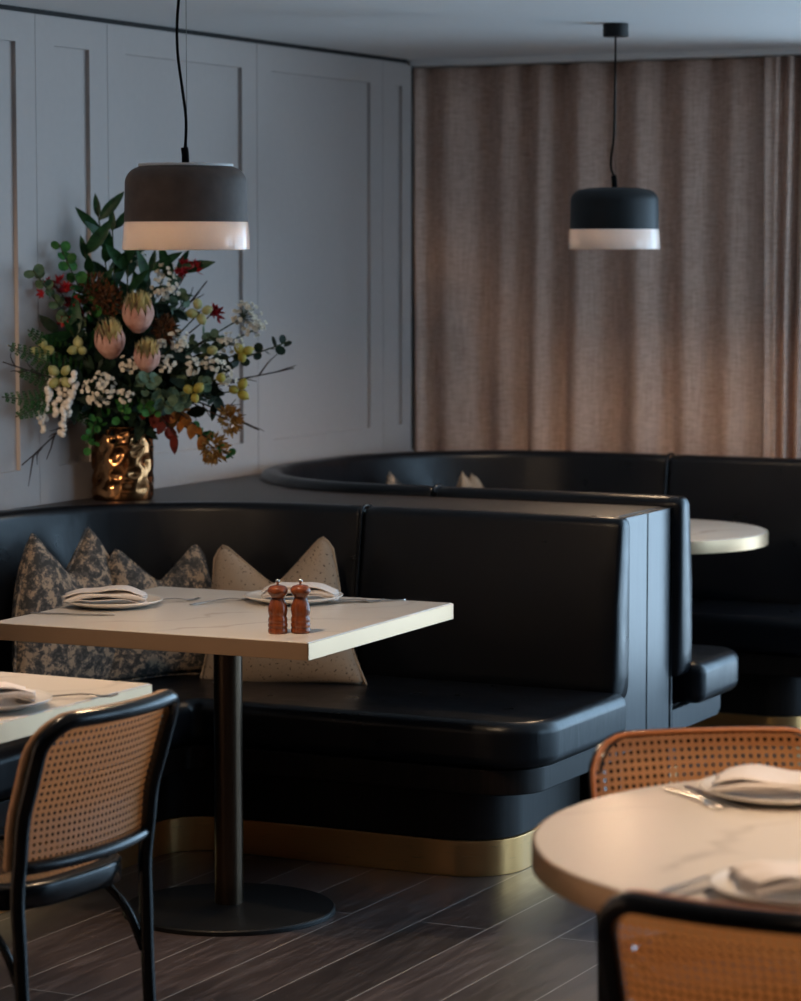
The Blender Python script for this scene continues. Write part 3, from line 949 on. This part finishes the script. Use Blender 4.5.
def mill(label, loc):
    t = empty('pepper_mill', label, 'pepper mill', loc, 0, 'wooden pepper mills')
    bm = BM()
    prof = [(0, 0), (.0225, 0), (.0235, .003), (.0235, .010), (.0215, .013), (.0235, .016), (.0235, .022), (.0215, .025), (.0232, .028), (.0225, .036), (.0205, .040)]
    prof += [(.0222, .046), (.0235, .054), (.0225, .064), (.0185, .075), (.0155, .082), (.0150, .085)]
    lathe(bm, prof, 32, cap1=True); obj('mill_body', bm, MAT['mill'], t, smooth=True)
    bm = BM(); lathe(bm, [(0, .0852), (.0165, .0852), (.0170, .089), (.0225, .094), (.0240, .100), (.0235, .106), (.018, .112), (.008, .115), (0, .1155)], 32)
    obj('mill_head', bm, MAT['mill'], t, smooth=True)
    bm = BM(); lathe(bm, [(0, .114), (.003, .114), (.003, .119), (.0052, .121), (.0056, .1245), (.004, .128), (0, .129)], 16)
    obj('knob', bm, MAT['steel'], t, smooth=True)
    return t
m0 = mill('wooden pepper mill standing closer to the dark cushions', (-3.226, 5.845, TZ))
copy_thing(m0, (-3.181, 5.875, TZ), .4, 'wooden pepper mill standing closer to the brass table corner')
SPRIGS = [
    ('protea', (-4.336, 7.027, 1.461), 0.0449, 'large pink protea bloom, highest of the three in the bouquet'),
    ('protea', (-4.395, 6.967, 1.384), 0.0433, 'large pink protea bloom, lowest on the fern side, showing its pale yellow top'),
    ('protea', (-4.281, 6.985, 1.339), 0.0374, 'smallest pink protea bloom, resting on round grey-green leaves'),
    ('blossom', (-4.41, 6.935, 1.249), 0.0577, 'widest cluster of small white blossoms, above the bronze vase'),
    ('blossom', (-4.342, 6.967, 1.226), 0.0259, 'small white blossom cluster directly above the mouth of the bronze vase'),
    ('blossom', (-4.351, 6.994, 1.318), 0.0289, 'white blossom cluster tucked beside the smallest pink protea, on the fern side'),
    ('blossom', (-4.253, 7.043, 1.318), 0.0289, 'white blossom cluster beside the smallest pink protea, on the curtain side'),
    ('blossom', (-4.242, 7.099, 1.383), 0.0348, 'white blossom cluster in the middle of the bouquet, above dark foliage'),
    ('blossom', (-4.289, 7.075, 1.377), 0.0174, 'tiny white blossom cluster between the highest protea and the middle cluster'),
    ('blossom', (-4.203, 7.101, 1.313), 0.0319, 'white blossom cluster in the lower middle, above blue-green leaves'),
    ('blossom', (-4.159, 7.157, 1.318), 0.0349, 'white blossom cluster just below a single round bud'),
    ('blossom', (-4.133, 7.188, 1.277), 0.0321, 'white blossom cluster with a yellow gum nut in front'),
    ('blossom', (-4.152, 7.245, 1.377), 0.0382, 'loose white blossom cluster under the big white head on the curtain side'),
    ('blossom', (-4.13, 7.297, 1.455), 0.0501, 'big white blossom head standing out on the curtain side'),
    ('blossom', (-4.102, 7.307, 1.414), 0.0354, 'white blossom head lowest of the pair standing out on the curtain side'),
    ('blossom', (-4.378, 7.254, 1.587), 0.0326, 'upright white blossom spray just below the grey pendant lamp'),
    ('blossom', (-4.358, 7.214, 1.534), 0.0502, 'creamy blossom cluster beneath the upright white spray'),
    ('blossom', (-4.48, 7.252, 1.622), 0.0328, 'white blossom half hidden behind the rim of the grey pendant lamp'),
    ('snowberry', (-4.502, 6.888, 1.238), 0.0519, 'drooping string of white berries hanging low beside the fern'),
    ('gumnut', (-4.559, 6.867, 1.356), 0.0259, 'group of pale green gum nuts at the fern edge of the bouquet'),
    ('gumnut', (-4.471, 6.916, 1.364), 0.0202, 'pair of pale gum nuts between the fern and the lowest protea'),
    ('gumnut', (-4.503, 6.87, 1.282), 0.0316, 'green gum nuts just above the drooping white berries'),
    ('gumnut', (-4.222, 7.185, 1.465), 0.0293, 'green gum nuts above the silver foliage on the curtain side'),
    ('gumnut', (-4.114, 7.249, 1.348), 0.0205, 'yellow gum nuts below the big white blossom head'),
    ('gumnut', (-4.118, 7.237, 1.237), 0.0235, 'pair of yellow gum nuts lowest on the curtain side'),
    ('gumnut', (-4.187, 7.09, 1.236), 0.0232, 'yellow gum nuts above the rusty autumn leaves'),
    ('gumnut', (-4.129, 7.145, 1.275), 0.0174, 'single yellow gum nut in front of a white blossom cluster'),
    ('gumnut', (-4.155, 7.14, 1.356), 0.0174, 'single round bud beside the white blossom cluster, curtain side'),
    ('red', (-4.56, 6.94, 1.542), 0.0406, 'red flower spray arching above the fern'),
    ('red', (-4.539, 7.008, 1.492), 0.0263, 'red flower sprig below the arching red spray'),
    ('red', (-4.56, 6.975, 1.446), 0.0175, 'small dark red flowers deep in the fern side'),
    ('red', (-4.317, 7.285, 1.593), 0.0356, 'red flower sprig standing up beside the upright white spray'),
    ('red', (-4.218, 7.254, 1.461), 0.0236, 'dark red flower above the silver foliage'),
    ('broad', (-4.559, 7.163, 1.77), 0.0889, 'tallest dark green broad-leaved stem, top of the bouquet'),
    ('broad', (-4.516, 7.177, 1.728), 0.0888, 'dark green broad-leaved stem just beside the tallest one'),
    ('broad', (-4.46, 7.174, 1.646), 0.0886, 'dark green broad-leaved stem rising behind the highest protea'),
    ('broad', (-4.416, 7.237, 1.605), 0.0831, 'dark green leafy stem crossing under the grey pendant lamp'),
    ('broad', (-4.347, 7.295, 1.61), 0.0714, 'dark green leafy stem leaning behind the red sprig'),
    ('broad', (-4.56, 7.091, 1.646), 0.0765, 'dark green leafy stem with thin leaves reaching sideways to the wall'),
    ('broad', (-4.516, 6.944, 1.415), 0.0637, 'green leafy stem fanning below the red sprig'),
    ('euca', (-4.56, 6.958, 1.663), 0.0232, 'slender stem of small green leaves rising above the red spray'),
    ('euca', (-4.56, 6.822, 1.589), 0.0315, 'grey-green round-leaved stem, highest at the wall side'),
    ('euca', (-4.557, 7.096, 1.572), 0.0295, 'bright green small-leaved stem under the tall broad leaves'),
    ('euca', (-4.021, 7.366, 1.378), 0.0266, 'dark round-leaved branch reaching out toward the curtain'),
    ('silver', (-4.21, 7.077, 1.227), 0.0435, 'silver-green leaves in the lower middle'),
    ('silver', (-4.271, 6.985, 1.279), 0.0431, 'round grey-green leaves below the smallest protea'),
    ('silver', (-4.162, 7.127, 1.264), 0.0436, 'blue-green leaves under the bud-side blossom cluster'),
    ('silver', (-4.182, 7.221, 1.406), 0.0498, 'silver-green foliage below the green gum nuts on the curtain side'),
    ('silver', (-4.296, 7.243, 1.511), 0.0384, 'silver-green sprig below the upright red flowers'),
    ('silver', (-4.232, 7.04, 1.191), 0.0405, 'dull green round leaves hanging over the vase rim'),
    ('fern', (-4.56, 6.658, 1.233), 0.0395, 'long green fern frond pointing at the wall edge of the photo'),
    ('fern', (-4.56, 6.727, 1.173), 0.0341, 'lowest green fern frond, drooping toward the ledge'),
    ('fern', (-4.559, 6.691, 1.378), 0.0367, 'bright green fern frond at mid height'),
    ('fern', (-4.559, 6.739, 1.3), 0.0398, 'green fern frond between the gum nuts and the bare twig'),
    ('fern', (-4.559, 6.792, 1.418), 0.04, 'uppermost green fern frond'),
    ('twig', (-4.56, 6.666, 1.331), 0.0226, 'bare brown twig poking out past the fern'),
    ('twig', (-4.559, 6.753, 1.034), 0.0343, 'bare forked twig drooping almost to the ledge'),
    ('twig', (-4.026, 7.4, 1.297), 0.0297, 'bare forked twig reaching furthest toward the curtain'),
    ('twig', (-4.093, 7.305, 1.116), 0.0266, 'bare twig sloping down above the ledge on the curtain side'),
    ('twig', (-4.288, 7.341, 1.554), 0.0239, 'thin bare twig rising behind the red sprig'),
    ('dried', (-4.51, 7.07, 1.517), 0.0469, 'dense rusty brown dried flower head under the tall leaves'),
    ('dried', (-4.303, 7.117, 1.416), 0.0292, 'brown dried flower head beside the highest protea'),
    ('dried', (-4.486, 7.102, 1.499), 0.0382, 'brown dried flower head between tall leaves and the highest protea'),
    ('dried', (-4.179, 7.189, 1.067), 0.0352, 'golden brown dried flower head, lowest of the bouquet'),
    ('dried', (-4.153, 7.233, 1.148), 0.0294, 'golden brown dried flower head below the yellow gum nuts'),
    ('autumn', (-4.209, 7.137, 1.137), 0.0467, 'rusty orange autumn leaf sprig hanging over the vase side'),
    ('autumn', (-4.244, 7.093, 1.103), 0.0349, 'dark red autumn leaf sprig hanging close to the vase'),
    ('autumn', (-4.192, 7.164, 1.101), 0.038, 'amber autumn leaf sprig around the lowest dried flower'),
    ('ivy', (-4.138, 7.229, 1.037), 0.0265, 'trailing green sprig hanging lowest on the curtain side'),
    ('ivy', (-4.451, 6.922, 1.087), 0.0347, 'small-leaved green trail hanging beside the bronze vase'),
    ('ivy', (-4.361, 6.975, 1.174), 0.0376, 'bright green small leaves spilling over the vase mouth'),
    ('ivy', (-4.286, 7.012, 1.176), 0.0318, 'bright green small-leaved tuft at the vase mouth, curtain side'),
    ('dark', (-4.559, 6.957, 1.385), 0.0756, 'dark filler foliage behind the pale gum nuts'),
    ('dark', (-4.471, 6.979, 1.313), 0.0813, 'dark filler foliage behind the lowest protea'),
    ('dark', (-4.376, 7.102, 1.398), 0.0878, 'dark filler foliage behind the highest protea'),
    ('dark', (-4.269, 7.149, 1.34), 0.0878, 'dark filler foliage behind the middle white blossoms'),
    ('dark', (-4.198, 7.231, 1.353), 0.0823, 'dark filler foliage behind the single round bud'),
    ('dark', (-4.365, 7.026, 1.255), 0.0813, 'dark filler foliage above the vase mouth'),
    ('dark', (-4.265, 7.141, 1.238), 0.0819, 'dark filler foliage behind the silver-green leaves'),
    ('dark', (-4.531, 7.074, 1.441), 0.0764, 'dark filler foliage behind the brown dried flower'),
    ('dark', (-4.355, 7.209, 1.469), 0.0768, 'dark filler foliage behind the creamy blossom cluster'),
    ('dark', (-4.51, 6.931, 1.256), 0.0637, 'dark filler foliage behind the widest blossom cluster'),
    ('dark', (-4.192, 7.219, 1.207), 0.0647, 'dark filler foliage behind the lowest yellow gum nuts'),
]

# ------------------------------------------------------------------ vase and flowers
def vase_mat():
    m = M('hammered_bronze_glaze', (.36, .17, .07, 1), .14, 1)
    return m.m
MAT['vase'] = vase_mat()
VX, VY, VZ = -4.498, 7.195, .905
vase = empty('vase', 'hammered bronze vase standing on the dark timber ledge, full of flowers', 'vase', (VX, VY, VZ))
bm = BM(); rnd = random.Random(11)
dents = [(rnd.uniform(0, 2 * pi), rnd.uniform(.02, .21), rnd.uniform(.4, 1)) for _ in range(120)]
seg, nz = 96, 48; rings = []
for j in range(nz + 1):
    z = .222 * j / nz; row = []
    for i in range(seg):
        a = 2 * pi * i / seg
        r = .094 - .006 * (1 - min(1, z / .03)) ** 2
        d = 0
        if .008 < z < .218:
            for (da, dz, k) in dents:
                w = (a - da + pi) % (2 * pi) - pi
                q = (w * .09 / .013) ** 2 + ((z - dz) / .0105) ** 2
                if q < 6: d += k * math.exp(-q)
        r -= .0075 * min(d, 1.5)
        row.append(bm.verts.new((r * cos(a), r * sin(a), z)))
    rings.append(row)
inner = [[bm.verts.new((r * cos(2 * pi * i / seg), r * sin(2 * pi * i / seg), z)) for i in range(seg)] for r, z in ((.084, .222), (.084, .01))]
rings += inner
for A, B in zip(rings[:-1], rings[1:]):
    for i in range(seg):
        j = (i + 1) % seg; bm.faces.new((A[i], A[j], B[j], B[i]))
bm.faces.new(rings[0][::-1]); bm.faces.new(rings[-1])
obj('vase_body', bm, MAT['vase'], vase, smooth=True)

def plant(name, stops, rough=.55, sc_=60):
    m = M(name, stops[0], rough, 0, .2)
    f = m.noise(m.coord(), sc_, 3); m.col(m.ramp(f, [(.3, stops[0]), (.7, stops[1])])); return m.m
PM = {
    'stem': plant('green_stem', [srgb(50, 56, 34), srgb(70, 76, 44)]),
    'wood': plant('brown_twig', [srgb(44, 32, 28), srgb(66, 48, 40)]),
    'broad': plant('dark_glossy_leaf', [srgb(24, 52, 32), srgb(42, 82, 48)], .38),
    'euca': plant('soft_green_leaf', [srgb(58, 82, 58), srgb(92, 112, 84)]),
    'silver': plant('silver_green_leaf', [srgb(62, 86, 66), srgb(108, 130, 104)]),
    'fern': plant('fern_green_leaf', [srgb(22, 60, 26), srgb(48, 92, 40)], .7),
    'ivy': plant('bright_green_leaf', [srgb(34, 84, 36), srgb(66, 122, 58)]),
    'dark': plant('deep_green_leaf', [srgb(16, 30, 22), srgb(38, 56, 40)]),
    'white': plant('cream_blossom', [srgb(212, 200, 178), srgb(240, 232, 216)], .7, 90),
    'berry': plant('white_berry', [srgb(226, 214, 200), srgb(244, 236, 224)], .5, 90),
    'nut': plant('pale_gum_nut', [srgb(138, 138, 78), srgb(190, 184, 130)], .45, 30),
    'yellow': plant('yellow_gum_nut', [srgb(148, 132, 48), srgb(190, 174, 86)], .45, 30),
    'red': plant('red_petal', [srgb(120, 16, 22), srgb(176, 34, 42)], .5),
    'pink': plant('protea_bract', [srgb(192, 132, 116), srgb(224, 178, 160)], .6, 40),
    'pale': plant('protea_heart', [srgb(240, 222, 160), srgb(250, 240, 200)], .7, 60),
    'brown': plant('rusty_dried_flower', [srgb(70, 42, 26), srgb(124, 78, 44)], .8),
    'gold': plant('golden_dried_flower', [srgb(122, 84, 38), srgb(170, 124, 62)], .8),
    'rust': plant('autumn_leaf', [srgb(112, 62, 26), srgb(176, 110, 46)], .55, 20),
    'darkred': plant('dark_red_leaf', [srgb(74, 22, 18), srgb(122, 44, 28)], .5, 20),
}
def basis(d):
    d = Vector(d).normalized(); a = d.orthogonal().normalized(); return d, a, d.cross(a)

def leaf(bm, p, d, nrm, L, W, curl=.15, n=5, tip=1.0):
    p = Vector(p); d = Vector(d).normalized(); nrm = Vector(nrm); s = d.cross(nrm)
    if s.length < 1e-4: s = d.orthogonal()
    s.normalize(); nn = s.cross(d).normalized(); rows = []
    for i in range(n + 1):
        t = i / n
        w = W / 2 * (sin(pi * t ** .8) ** .8 if 0 < t < 1 else .0)
        c = p + d * L * t - nn * curl * L * t * t
        if w < 1e-5: rows.append([bm.verts.new(c)])
        else: rows.append([bm.verts.new(c - s * w + nn * w * .25), bm.verts.new(c), bm.verts.new(c + s * w + nn * w * .25)])
    for A, B in zip(rows[:-1], rows[1:]):
        if len(A) == 1: bm.faces.new((A[0], B[1], B[0])); bm.faces.new((A[0], B[2], B[1]))
        elif len(B) == 1: bm.faces.new((A[0], A[1], B[0])); bm.faces.new((A[1], A[2], B[0]))
        else: bm.faces.new((A[0], A[1], B[1], B[0])); bm.faces.new((A[1], A[2], B[2], B[1]))

def disc_leaf(bm, p, d, nrm, R, cup=.15, n=9):
    p = Vector(p); d = Vector(d).normalized(); s = d.cross(Vector(nrm))
    if s.length < 1e-4: s = d.orthogonal()
    s.normalize(); nn = s.cross(d).normalized()
    c = bm.verts.new(p + d * R - nn * cup * R)
    rim = [bm.verts.new(p + d * R * (1 - cos(2 * pi * i / n)) + s * R * sin(2 * pi * i / n) * .92) for i in range(n)]
    for i in range(n): bm.faces.new((c, rim[i], rim[(i + 1) % n]))

def rvec(r, k=1): return Vector((r.gauss(0, 1), r.gauss(0, 1), r.gauss(0, 1))).normalized() * k

MOUTH = Vector((VX, VY, VZ + .19))
CAMV = Vector((.42, -.86, .2)).normalized()          # out into the room, away from the wall
STEMS = {'twig': 'wood', 'dried': 'wood', 'autumn': 'wood', 'snowberry': 'wood', 'red': 'wood'}
NAMES = {'protea': ('protea_flower', 'flower'), 'blossom': ('white_blossom', 'flower'), 'snowberry': ('snowberry_sprig', 'berry sprig'),
         'gumnut': ('gum_nut_sprig', 'gum nut sprig'), 'red': ('red_flower', 'flower'), 'broad': ('leafy_stem', 'leaf stem'), 'euca': ('eucalyptus_stem', 'leaf stem'),
         'silver': ('silver_leaf_stem', 'leaf stem'), 'fern': ('fern_frond', 'fern'), 'twig': ('bare_twig', 'twig'), 'dried': ('dried_flower', 'flower'),
         'autumn': ('autumn_leaf_sprig', 'leaf stem'), 'ivy': ('green_sprig', 'leaf stem'), 'dark': ('filler_foliage', 'leaf stem')}

def sprig(idx, kind, tip, size, label):
    r = random.Random(100 + idx)
    tip = Vector(tip); name, cat = NAMES[kind]
    base = MOUTH + Vector((r.uniform(-.03, .03), r.uniform(-.03, .03), 0))
    root = empty(name, label, cat, (base.x, base.y, VZ + .03), 0, 'flowers and foliage in the bronze vase')
    inv = Matrix.Translation((-base.x, -base.y, -VZ - .03))
    def put(n, bm, mat, smooth=True, parent=None):
        bm.transform(inv); return obj(n, bm, mat, parent or root, smooth=smooth)
    to = tip - base; out = Vector((to.x, to.y, 0))
    droop = tip.z < base.z + .12
    mid = base + to * .45 + Vector((0, 0, .10 if droop else .03)) + out * (-.05 if droop else -.12)
    path = catmull([(base.x, base.y, VZ + .03), base, mid, tip], 8)
    def at(u):
        q = u * (len(path) - 1); i = min(int(q), len(path) - 2); return path[i].lerp(path[i + 1], q - i)
    def tan(u): return (at(min(1, u + .03)) - at(max(0, u - .03))).normalized()
    sm = PM[STEMS.get(kind, 'stem')]
    bm = BM()
    if kind not in ('twig',): tube(bm, path, .0022 if kind != 'protea' else .0042, 5); put('stem', bm, sm)
    d = tan(1); face = (d + CAMV * .9).normalized()
    if kind == 'protea':
        ax = (d * .3 + Vector((0, 0, .8)) + CAMV * .62).normalized(); _, a, b = basis(ax)
        H = size * 2.35; c = tip - ax * H * .5
        bm = BM()
        for ring, (nb, rr, hh, op) in enumerate(((13, .80, .62, 1.0), (13, .98, .80, 1.0), (12, .95, .96, .92), (10, .84, .98, .88))):
            for i in range(nb):
                th = 2 * pi * (i + .5 * (ring % 2)) / nb + r.uniform(-.05, .05)
                o = a * cos(th) + b * sin(th); tg = ax.cross(o)
                rows = []
                for k in range(7):
                    t = k / 6
                    rad = size * rr * (.30 + .72 * sin(pi * min(1, t * .62 + .06)) ) * (1 if t < .6 else 1 - (t - .6) * (1 - op) * 1.6)
                    w = size * .30 * (1 - max(0, t - .55) ** 1.4 * 2.75)
                    if k == 6: w = .0006
                    q = c + ax * H * hh * t + o * rad
                    rows.append((bm.verts.new(q - tg * w), bm.verts.new(q + o * w * .22), bm.verts.new(q + tg * w)))
                for A, B in zip(rows[:-1], rows[1:]):
                    bm.faces.new((A[0], A[1], B[1], B[0])); bm.faces.new((A[1], A[2], B[2], B[1]))
        put('bracts', bm, PM['pink'])
        bm = BM()
        for i in range(110):
            th = r.uniform(0, 6.28); q = r.random() ** .5 * size * .74
            p0 = c + ax * H * .66 + (a * cos(th) + b * sin(th)) * q
            leaf(bm, p0, ax + (a * cos(th) + b * sin(th)) * .25, a, H * r.uniform(.42, .54) * (1.08 - .5 * (q / size) ** 2), size * .16, .05, 3)
        put('flower_heart', bm, PM['pale'])
    elif kind == 'blossom':
        bm = BM(); bs = BM()
        for k in range(max(8, int((size / .0058) ** 1.85))):
            v = rvec(r); q = tip + Vector((v.x, v.y, v.z * .85)) * size * r.random() ** .35
            tube(bs, [tip - face * size * .6, tip.lerp(q, .5) - face * size * .1, q], .0007, 3)
            n = (v + face).normalized(); _, a, b = basis(n); rs = r.uniform(.0055, .0088)
            for i in range(5):
                th = 2 * pi * i / 5
                disc_leaf(bm, q, a * cos(th) + b * sin(th) + n * .35, n, rs * .55, .3, 6)
            sphere(bm, q + n * rs * .2, rs * .34, 5, 4)
        put('blossoms', bm, PM['white']); put('sprays', bs, PM['stem'])
    elif kind == 'snowberry':
        bm = BM()
        for st in range(8):
            e0 = tip + Vector((r.uniform(-.045, .045), r.uniform(-.045, .045), r.uniform(.02, .06)))
            ln = r.uniform(.09, .17) if st else .18
            dx = Vector((-.16, -.12, -1)).normalized() * ln + Vector((r.gauss(0, .012), r.gauss(0, .012), 0))
            for k in range(int(ln / .0085)):
                t = k / (ln / .0085)
                sphere(bm, e0 + dx * t + rvec(r, .012 * (1.1 - t * .6)), r.uniform(.008, .0105), 7, 5)
        put('berries', bm, PM['berry'])
    elif kind == 'gumnut':
        n = 4 if size > .024 else (3 if size > .02 else 2)
        if 'single' in label: n = 1
        pm = PM['yellow'] if 'yellow' in label else PM['nut']
        ang0 = r.uniform(0, 6)
        for k in range(n):
            th = ang0 + 2 * pi * k / n
            q = tip + (Rv * cos(th) + Vector((0, 0, 1)) * sin(th)) * size * (.75 if n > 1 else 0) + CAMV * r.uniform(-.004, .012)
            bm = BM(); ax = (q - tip + face * .01 + rvec(r, .004)).normalized(); rot = ax.to_track_quat('Z', 'Y').to_matrix()
            R = r.uniform(.0135, .0165)
            sphere(bm, q, R, 12, 9, .9, .9, 1.15, rot)
            sphere(bm, q + ax * R * 1.12, R * .28, 6, 4)
            put('gum_nut', bm, pm)
    elif kind == 'red':
        bm = BM()
        for k in range(max(5, int(size * 330))):
            t = r.uniform(-1, 1)
            q = tip + Rv * (size * .95 * t * (1 if size > .03 else .7)) + Vector((0, 0, size * (r.uniform(-.5, .5) - .35 * abs(t)))) + CAMV * r.uniform(-.01, .02)
            dd = (rvec(r) + face).normalized(); _, a, b = basis(dd)
            for i in range(6):
                th = 2 * pi * i / 6 + r.random()
                leaf(bm, q, (a * cos(th) + b * sin(th)) * .9 + dd * .6, dd, r.uniform(.02, .03), .009, -.2, 3)
        put('petals', bm, PM['red'])
    elif kind in ('broad', 'euca', 'silver', 'ivy', 'dark', 'autumn'):
        bm = BM()
        spec = {'broad': (14, .42, .125, .036), 'euca': (44, .40, .034, .02), 'silver': (40, .55, .036, .026), 'ivy': (44, .5, .024, .018), 'dark': (90, .30, .075, .032), 'autumn': (13, .55, .055, .034)}[kind]
        n, u0, L, W = spec
        for k in range(n):
            u = u0 + (1 - u0) * (k + r.random() * .6) / n
            p = at(min(u, 1)); t = tan(min(u, 1)); _, a, b = basis(t)
            th = k * 2.4 + r.uniform(-.4, .4); o = a * cos(th) + b * sin(th)
            spread = size * {'silver': .7, 'ivy': .7, 'dark': .8}.get(kind, 0)
            q = p + rvec(r, spread * r.random())
            if q.x < WX + .03: q.x = WX + .03
            s = r.uniform(.75, 1.15)
            dd = t * (.75 if kind == 'broad' else .35) + o + (Vector((0, 0, -.7)) if kind == 'autumn' else Vector((0, 0, .1)))
            if kind == 'dark': dd = rvec(r) + CAMV * .4
            e = q + dd.normalized() * L * s
            if e.x < WX + .01: dd.x = abs(dd.x)
            if q.z + min(0, dd.normalized().z) * L < VZ + .03: dd.z = abs(dd.z)
            nr = (CAMV + rvec(r, .6))
            if kind in ('euca', 'silver', 'ivy'): disc_leaf(bm, q, dd, nr, L * s * .5, .2, 9)
            else: leaf(bm, q, dd, nr, L * s, W * s, r.uniform(-.05, .3), 5)
        if kind == 'broad': leaf(bm, tip - d * .03, d, CAMV, .075, .022, .05, 5)
        mat = PM[kind] if kind in PM else PM['rust']
        if kind == 'euca' and ('dark' in label): mat = PM['dark']
        if kind == 'euca' and ('bright' in label or 'slender' in label): mat = PM['ivy']
        if kind == 'autumn' and 'dark red' in label: mat = PM['darkred']
        put('leaves', bm, mat)
    elif kind == 'fern':
        bm = BM(); bs = BM()
        for k in range(30):
            u = .35 + .65 * k / 30
            p = at(u); t = tan(u); s = t.cross(CAMV).normalized()
            L = .062 * sin(pi * min(1, (1.02 - u) / .66 * .62)) ** .9 + .004
            for sg in (-1, 1):
                dd = (s * sg + t * .55).normalized()
                if p.x + dd.x * L < WX + .012: continue
                tube(bs, [p, p + dd * L], .0006, 3)
                m = max(2, int(L / .007))
                for j in range(m):
                    q = p + dd * L * (j + .5) / m
                    for s2 in (-1, 1):
                        leaf(bm, q, dd * .6 + t * s2 * .9, CAMV, .011 * (1 - .5 * j / m), .006, .1, 3)
        put('leaflets', bm, PM['fern']); put('midribs', bs, PM['stem'])
    elif kind == 'twig':
        bm = BM(); tube(bm, path, lambda u: .0052 - .0032 * u, 6)
        for k in range(14):
            u = .55 + .42 * k / 14 + r.uniform(-.02, .02); p = at(u); t = tan(u); _, a, b = basis(t)
            q = p; dd = (t + (Rv * r.uniform(-1, 1) + Vector((0, 0, r.uniform(-1, 1)))) * .75).normalized(); L = r.uniform(.035, .10)
            pts2 = [p]
            for j in range(4):
                dd = (dd + rvec(r, .28)).normalized(); q = q + dd * L / 4
                if q.x < WX + .01: q.x = WX + .01
                if q.z < VZ + .02: q.z = VZ + .02
                pts2.append(q.copy())
            tube(bm, pts2, lambda w: .0028 - .0018 * w, 5)
        put('branches', bm, PM['wood'])
    elif kind == 'dried':
        bm = BM()
        for k in range(200):
            v = rvec(r); q = tip + Vector((v.x, v.y, v.z * 1.15)) * size * r.random() ** .4
            leaf(bm, q, v + face * .5, rvec(r), r.uniform(.014, .026), .008, .2, 3)
        put('florets', bm, PM['gold'] if 'golden' in label else PM['brown'])
    return root
for i, (k_, tip_, s_, lab_) in enumerate(SPRIGS): sprig(i, k_, tip_, s_, lab_)

# ------------------------------------------------------------------ light
w = bpy.data.worlds.new('overcast_daylight'); sc.world = w; w.use_nodes = True
wt = w.node_tree; bg = wt.nodes['Background']; bg.inputs['Strength'].default_value = DAY
tc = wt.nodes.new('ShaderNodeTexCoord'); sx = wt.nodes.new('ShaderNodeSeparateXYZ'); wr = wt.nodes.new('ShaderNodeValToRGB')
ma = wt.nodes.new('ShaderNodeMath'); ma.operation = 'MULTIPLY_ADD'; ma.inputs[1].default_value = .5; ma.inputs[2].default_value = .5
wt.links.new(tc.outputs['Generated'], sx.inputs[0]); wt.links.new(sx.outputs['Z'], ma.inputs[0]); wt.links.new(ma.outputs[0], wr.inputs['Fac'])
e = wr.color_ramp.elements; e[0].position = .40; e[0].color = (.74, 1.01, 1.27, 1); e[1].position = .52; e[1].color = (.46, .725, 1.0, 1)   # lower half brightened to light the ceiling, cool sky above
wt.links.new(wr.outputs['Color'], bg.inputs['Color'])
def portal(loc, rot, sx, sy):
    l = bpy.data.lights.new('window_daylight', 'AREA'); l.shape = 'RECTANGLE'; l.size = sx; l.size_y = sy
    l.cycles.is_portal = True
    o = bpy.data.objects.new('window_daylight', l); link(o); o.location = loc; o.rotation_euler = rot
for (u0, u1, s, h) in BW: portal(((u0 + u1) / 2, BY + .14, (s + h) / 2), (radians(-90), 0, 0), u1 - u0, h - s)
for (u0, u1, s, h) in RW: portal((RX + .14, (u0 + u1) / 2, (s + h) / 2), (radians(90), 0, radians(90)), u1 - u0, h - s)
def spot(loc, aim, watts, angle, color, size=.06, blend=.6):
    l = bpy.data.lights.new('unseen_warm_spot', 'SPOT'); l.energy = watts; l.color = color; l.spot_size = radians(angle); l.spot_blend = blend; l.shadow_soft_size = size  # unseen warm spots without fixtures, most below the ceiling
    o = bpy.data.objects.new('unseen_warm_spot', l); link(o); o.location = loc
    d = Vector(aim) - Vector(loc); o.rotation_euler = d.to_track_quat('-Z', 'Y').to_euler()
WARM = (1, .72, .48)
for loc, aim, wt, ang, *sz in SPOTS: spot(loc, aim, wt, ang, WARM, *sz)

# ------------------------------------------------------------------ camera
cd = bpy.data.cameras.new('camera'); cam = bpy.data.objects.new('camera', cd); link(cam); sc.camera = cam
cam.location = (0, 0, 1.64); cam.rotation_euler = (radians(90) - math.atan(248.5 / 2836), 0, radians(26.4))
cd.sensor_fit = 'HORIZONTAL'; cd.sensor_width = 24; cd.lens = 2836 * 24 / 801
cd.clip_start = .05; cd.clip_end = 60
cd.dof.use_dof = True; cd.dof.focus_distance = 6.75; cd.dof.aperture_fstop = 3.4
vs = sc.view_settings
vs.view_transform = 'Standard'; vs.look = 'None'; vs.gamma = 1; vs.use_curve_mapping = False; vs.exposure = EXPO
sc.cycles.use_denoising = True
try: sc.cycles.denoiser = 'OPENIMAGEDENOISE'
except Exception: pass
sc.cycles.max_bounces = 8; sc.cycles.diffuse_bounces = 4; sc.cycles.glossy_bounces = 4; sc.cycles.transparent_max_bounces = 16
sc.cycles.caustics_reflective = False; sc.cycles.caustics_refractive = False
sc.cycles.sample_clamp_indirect = 6
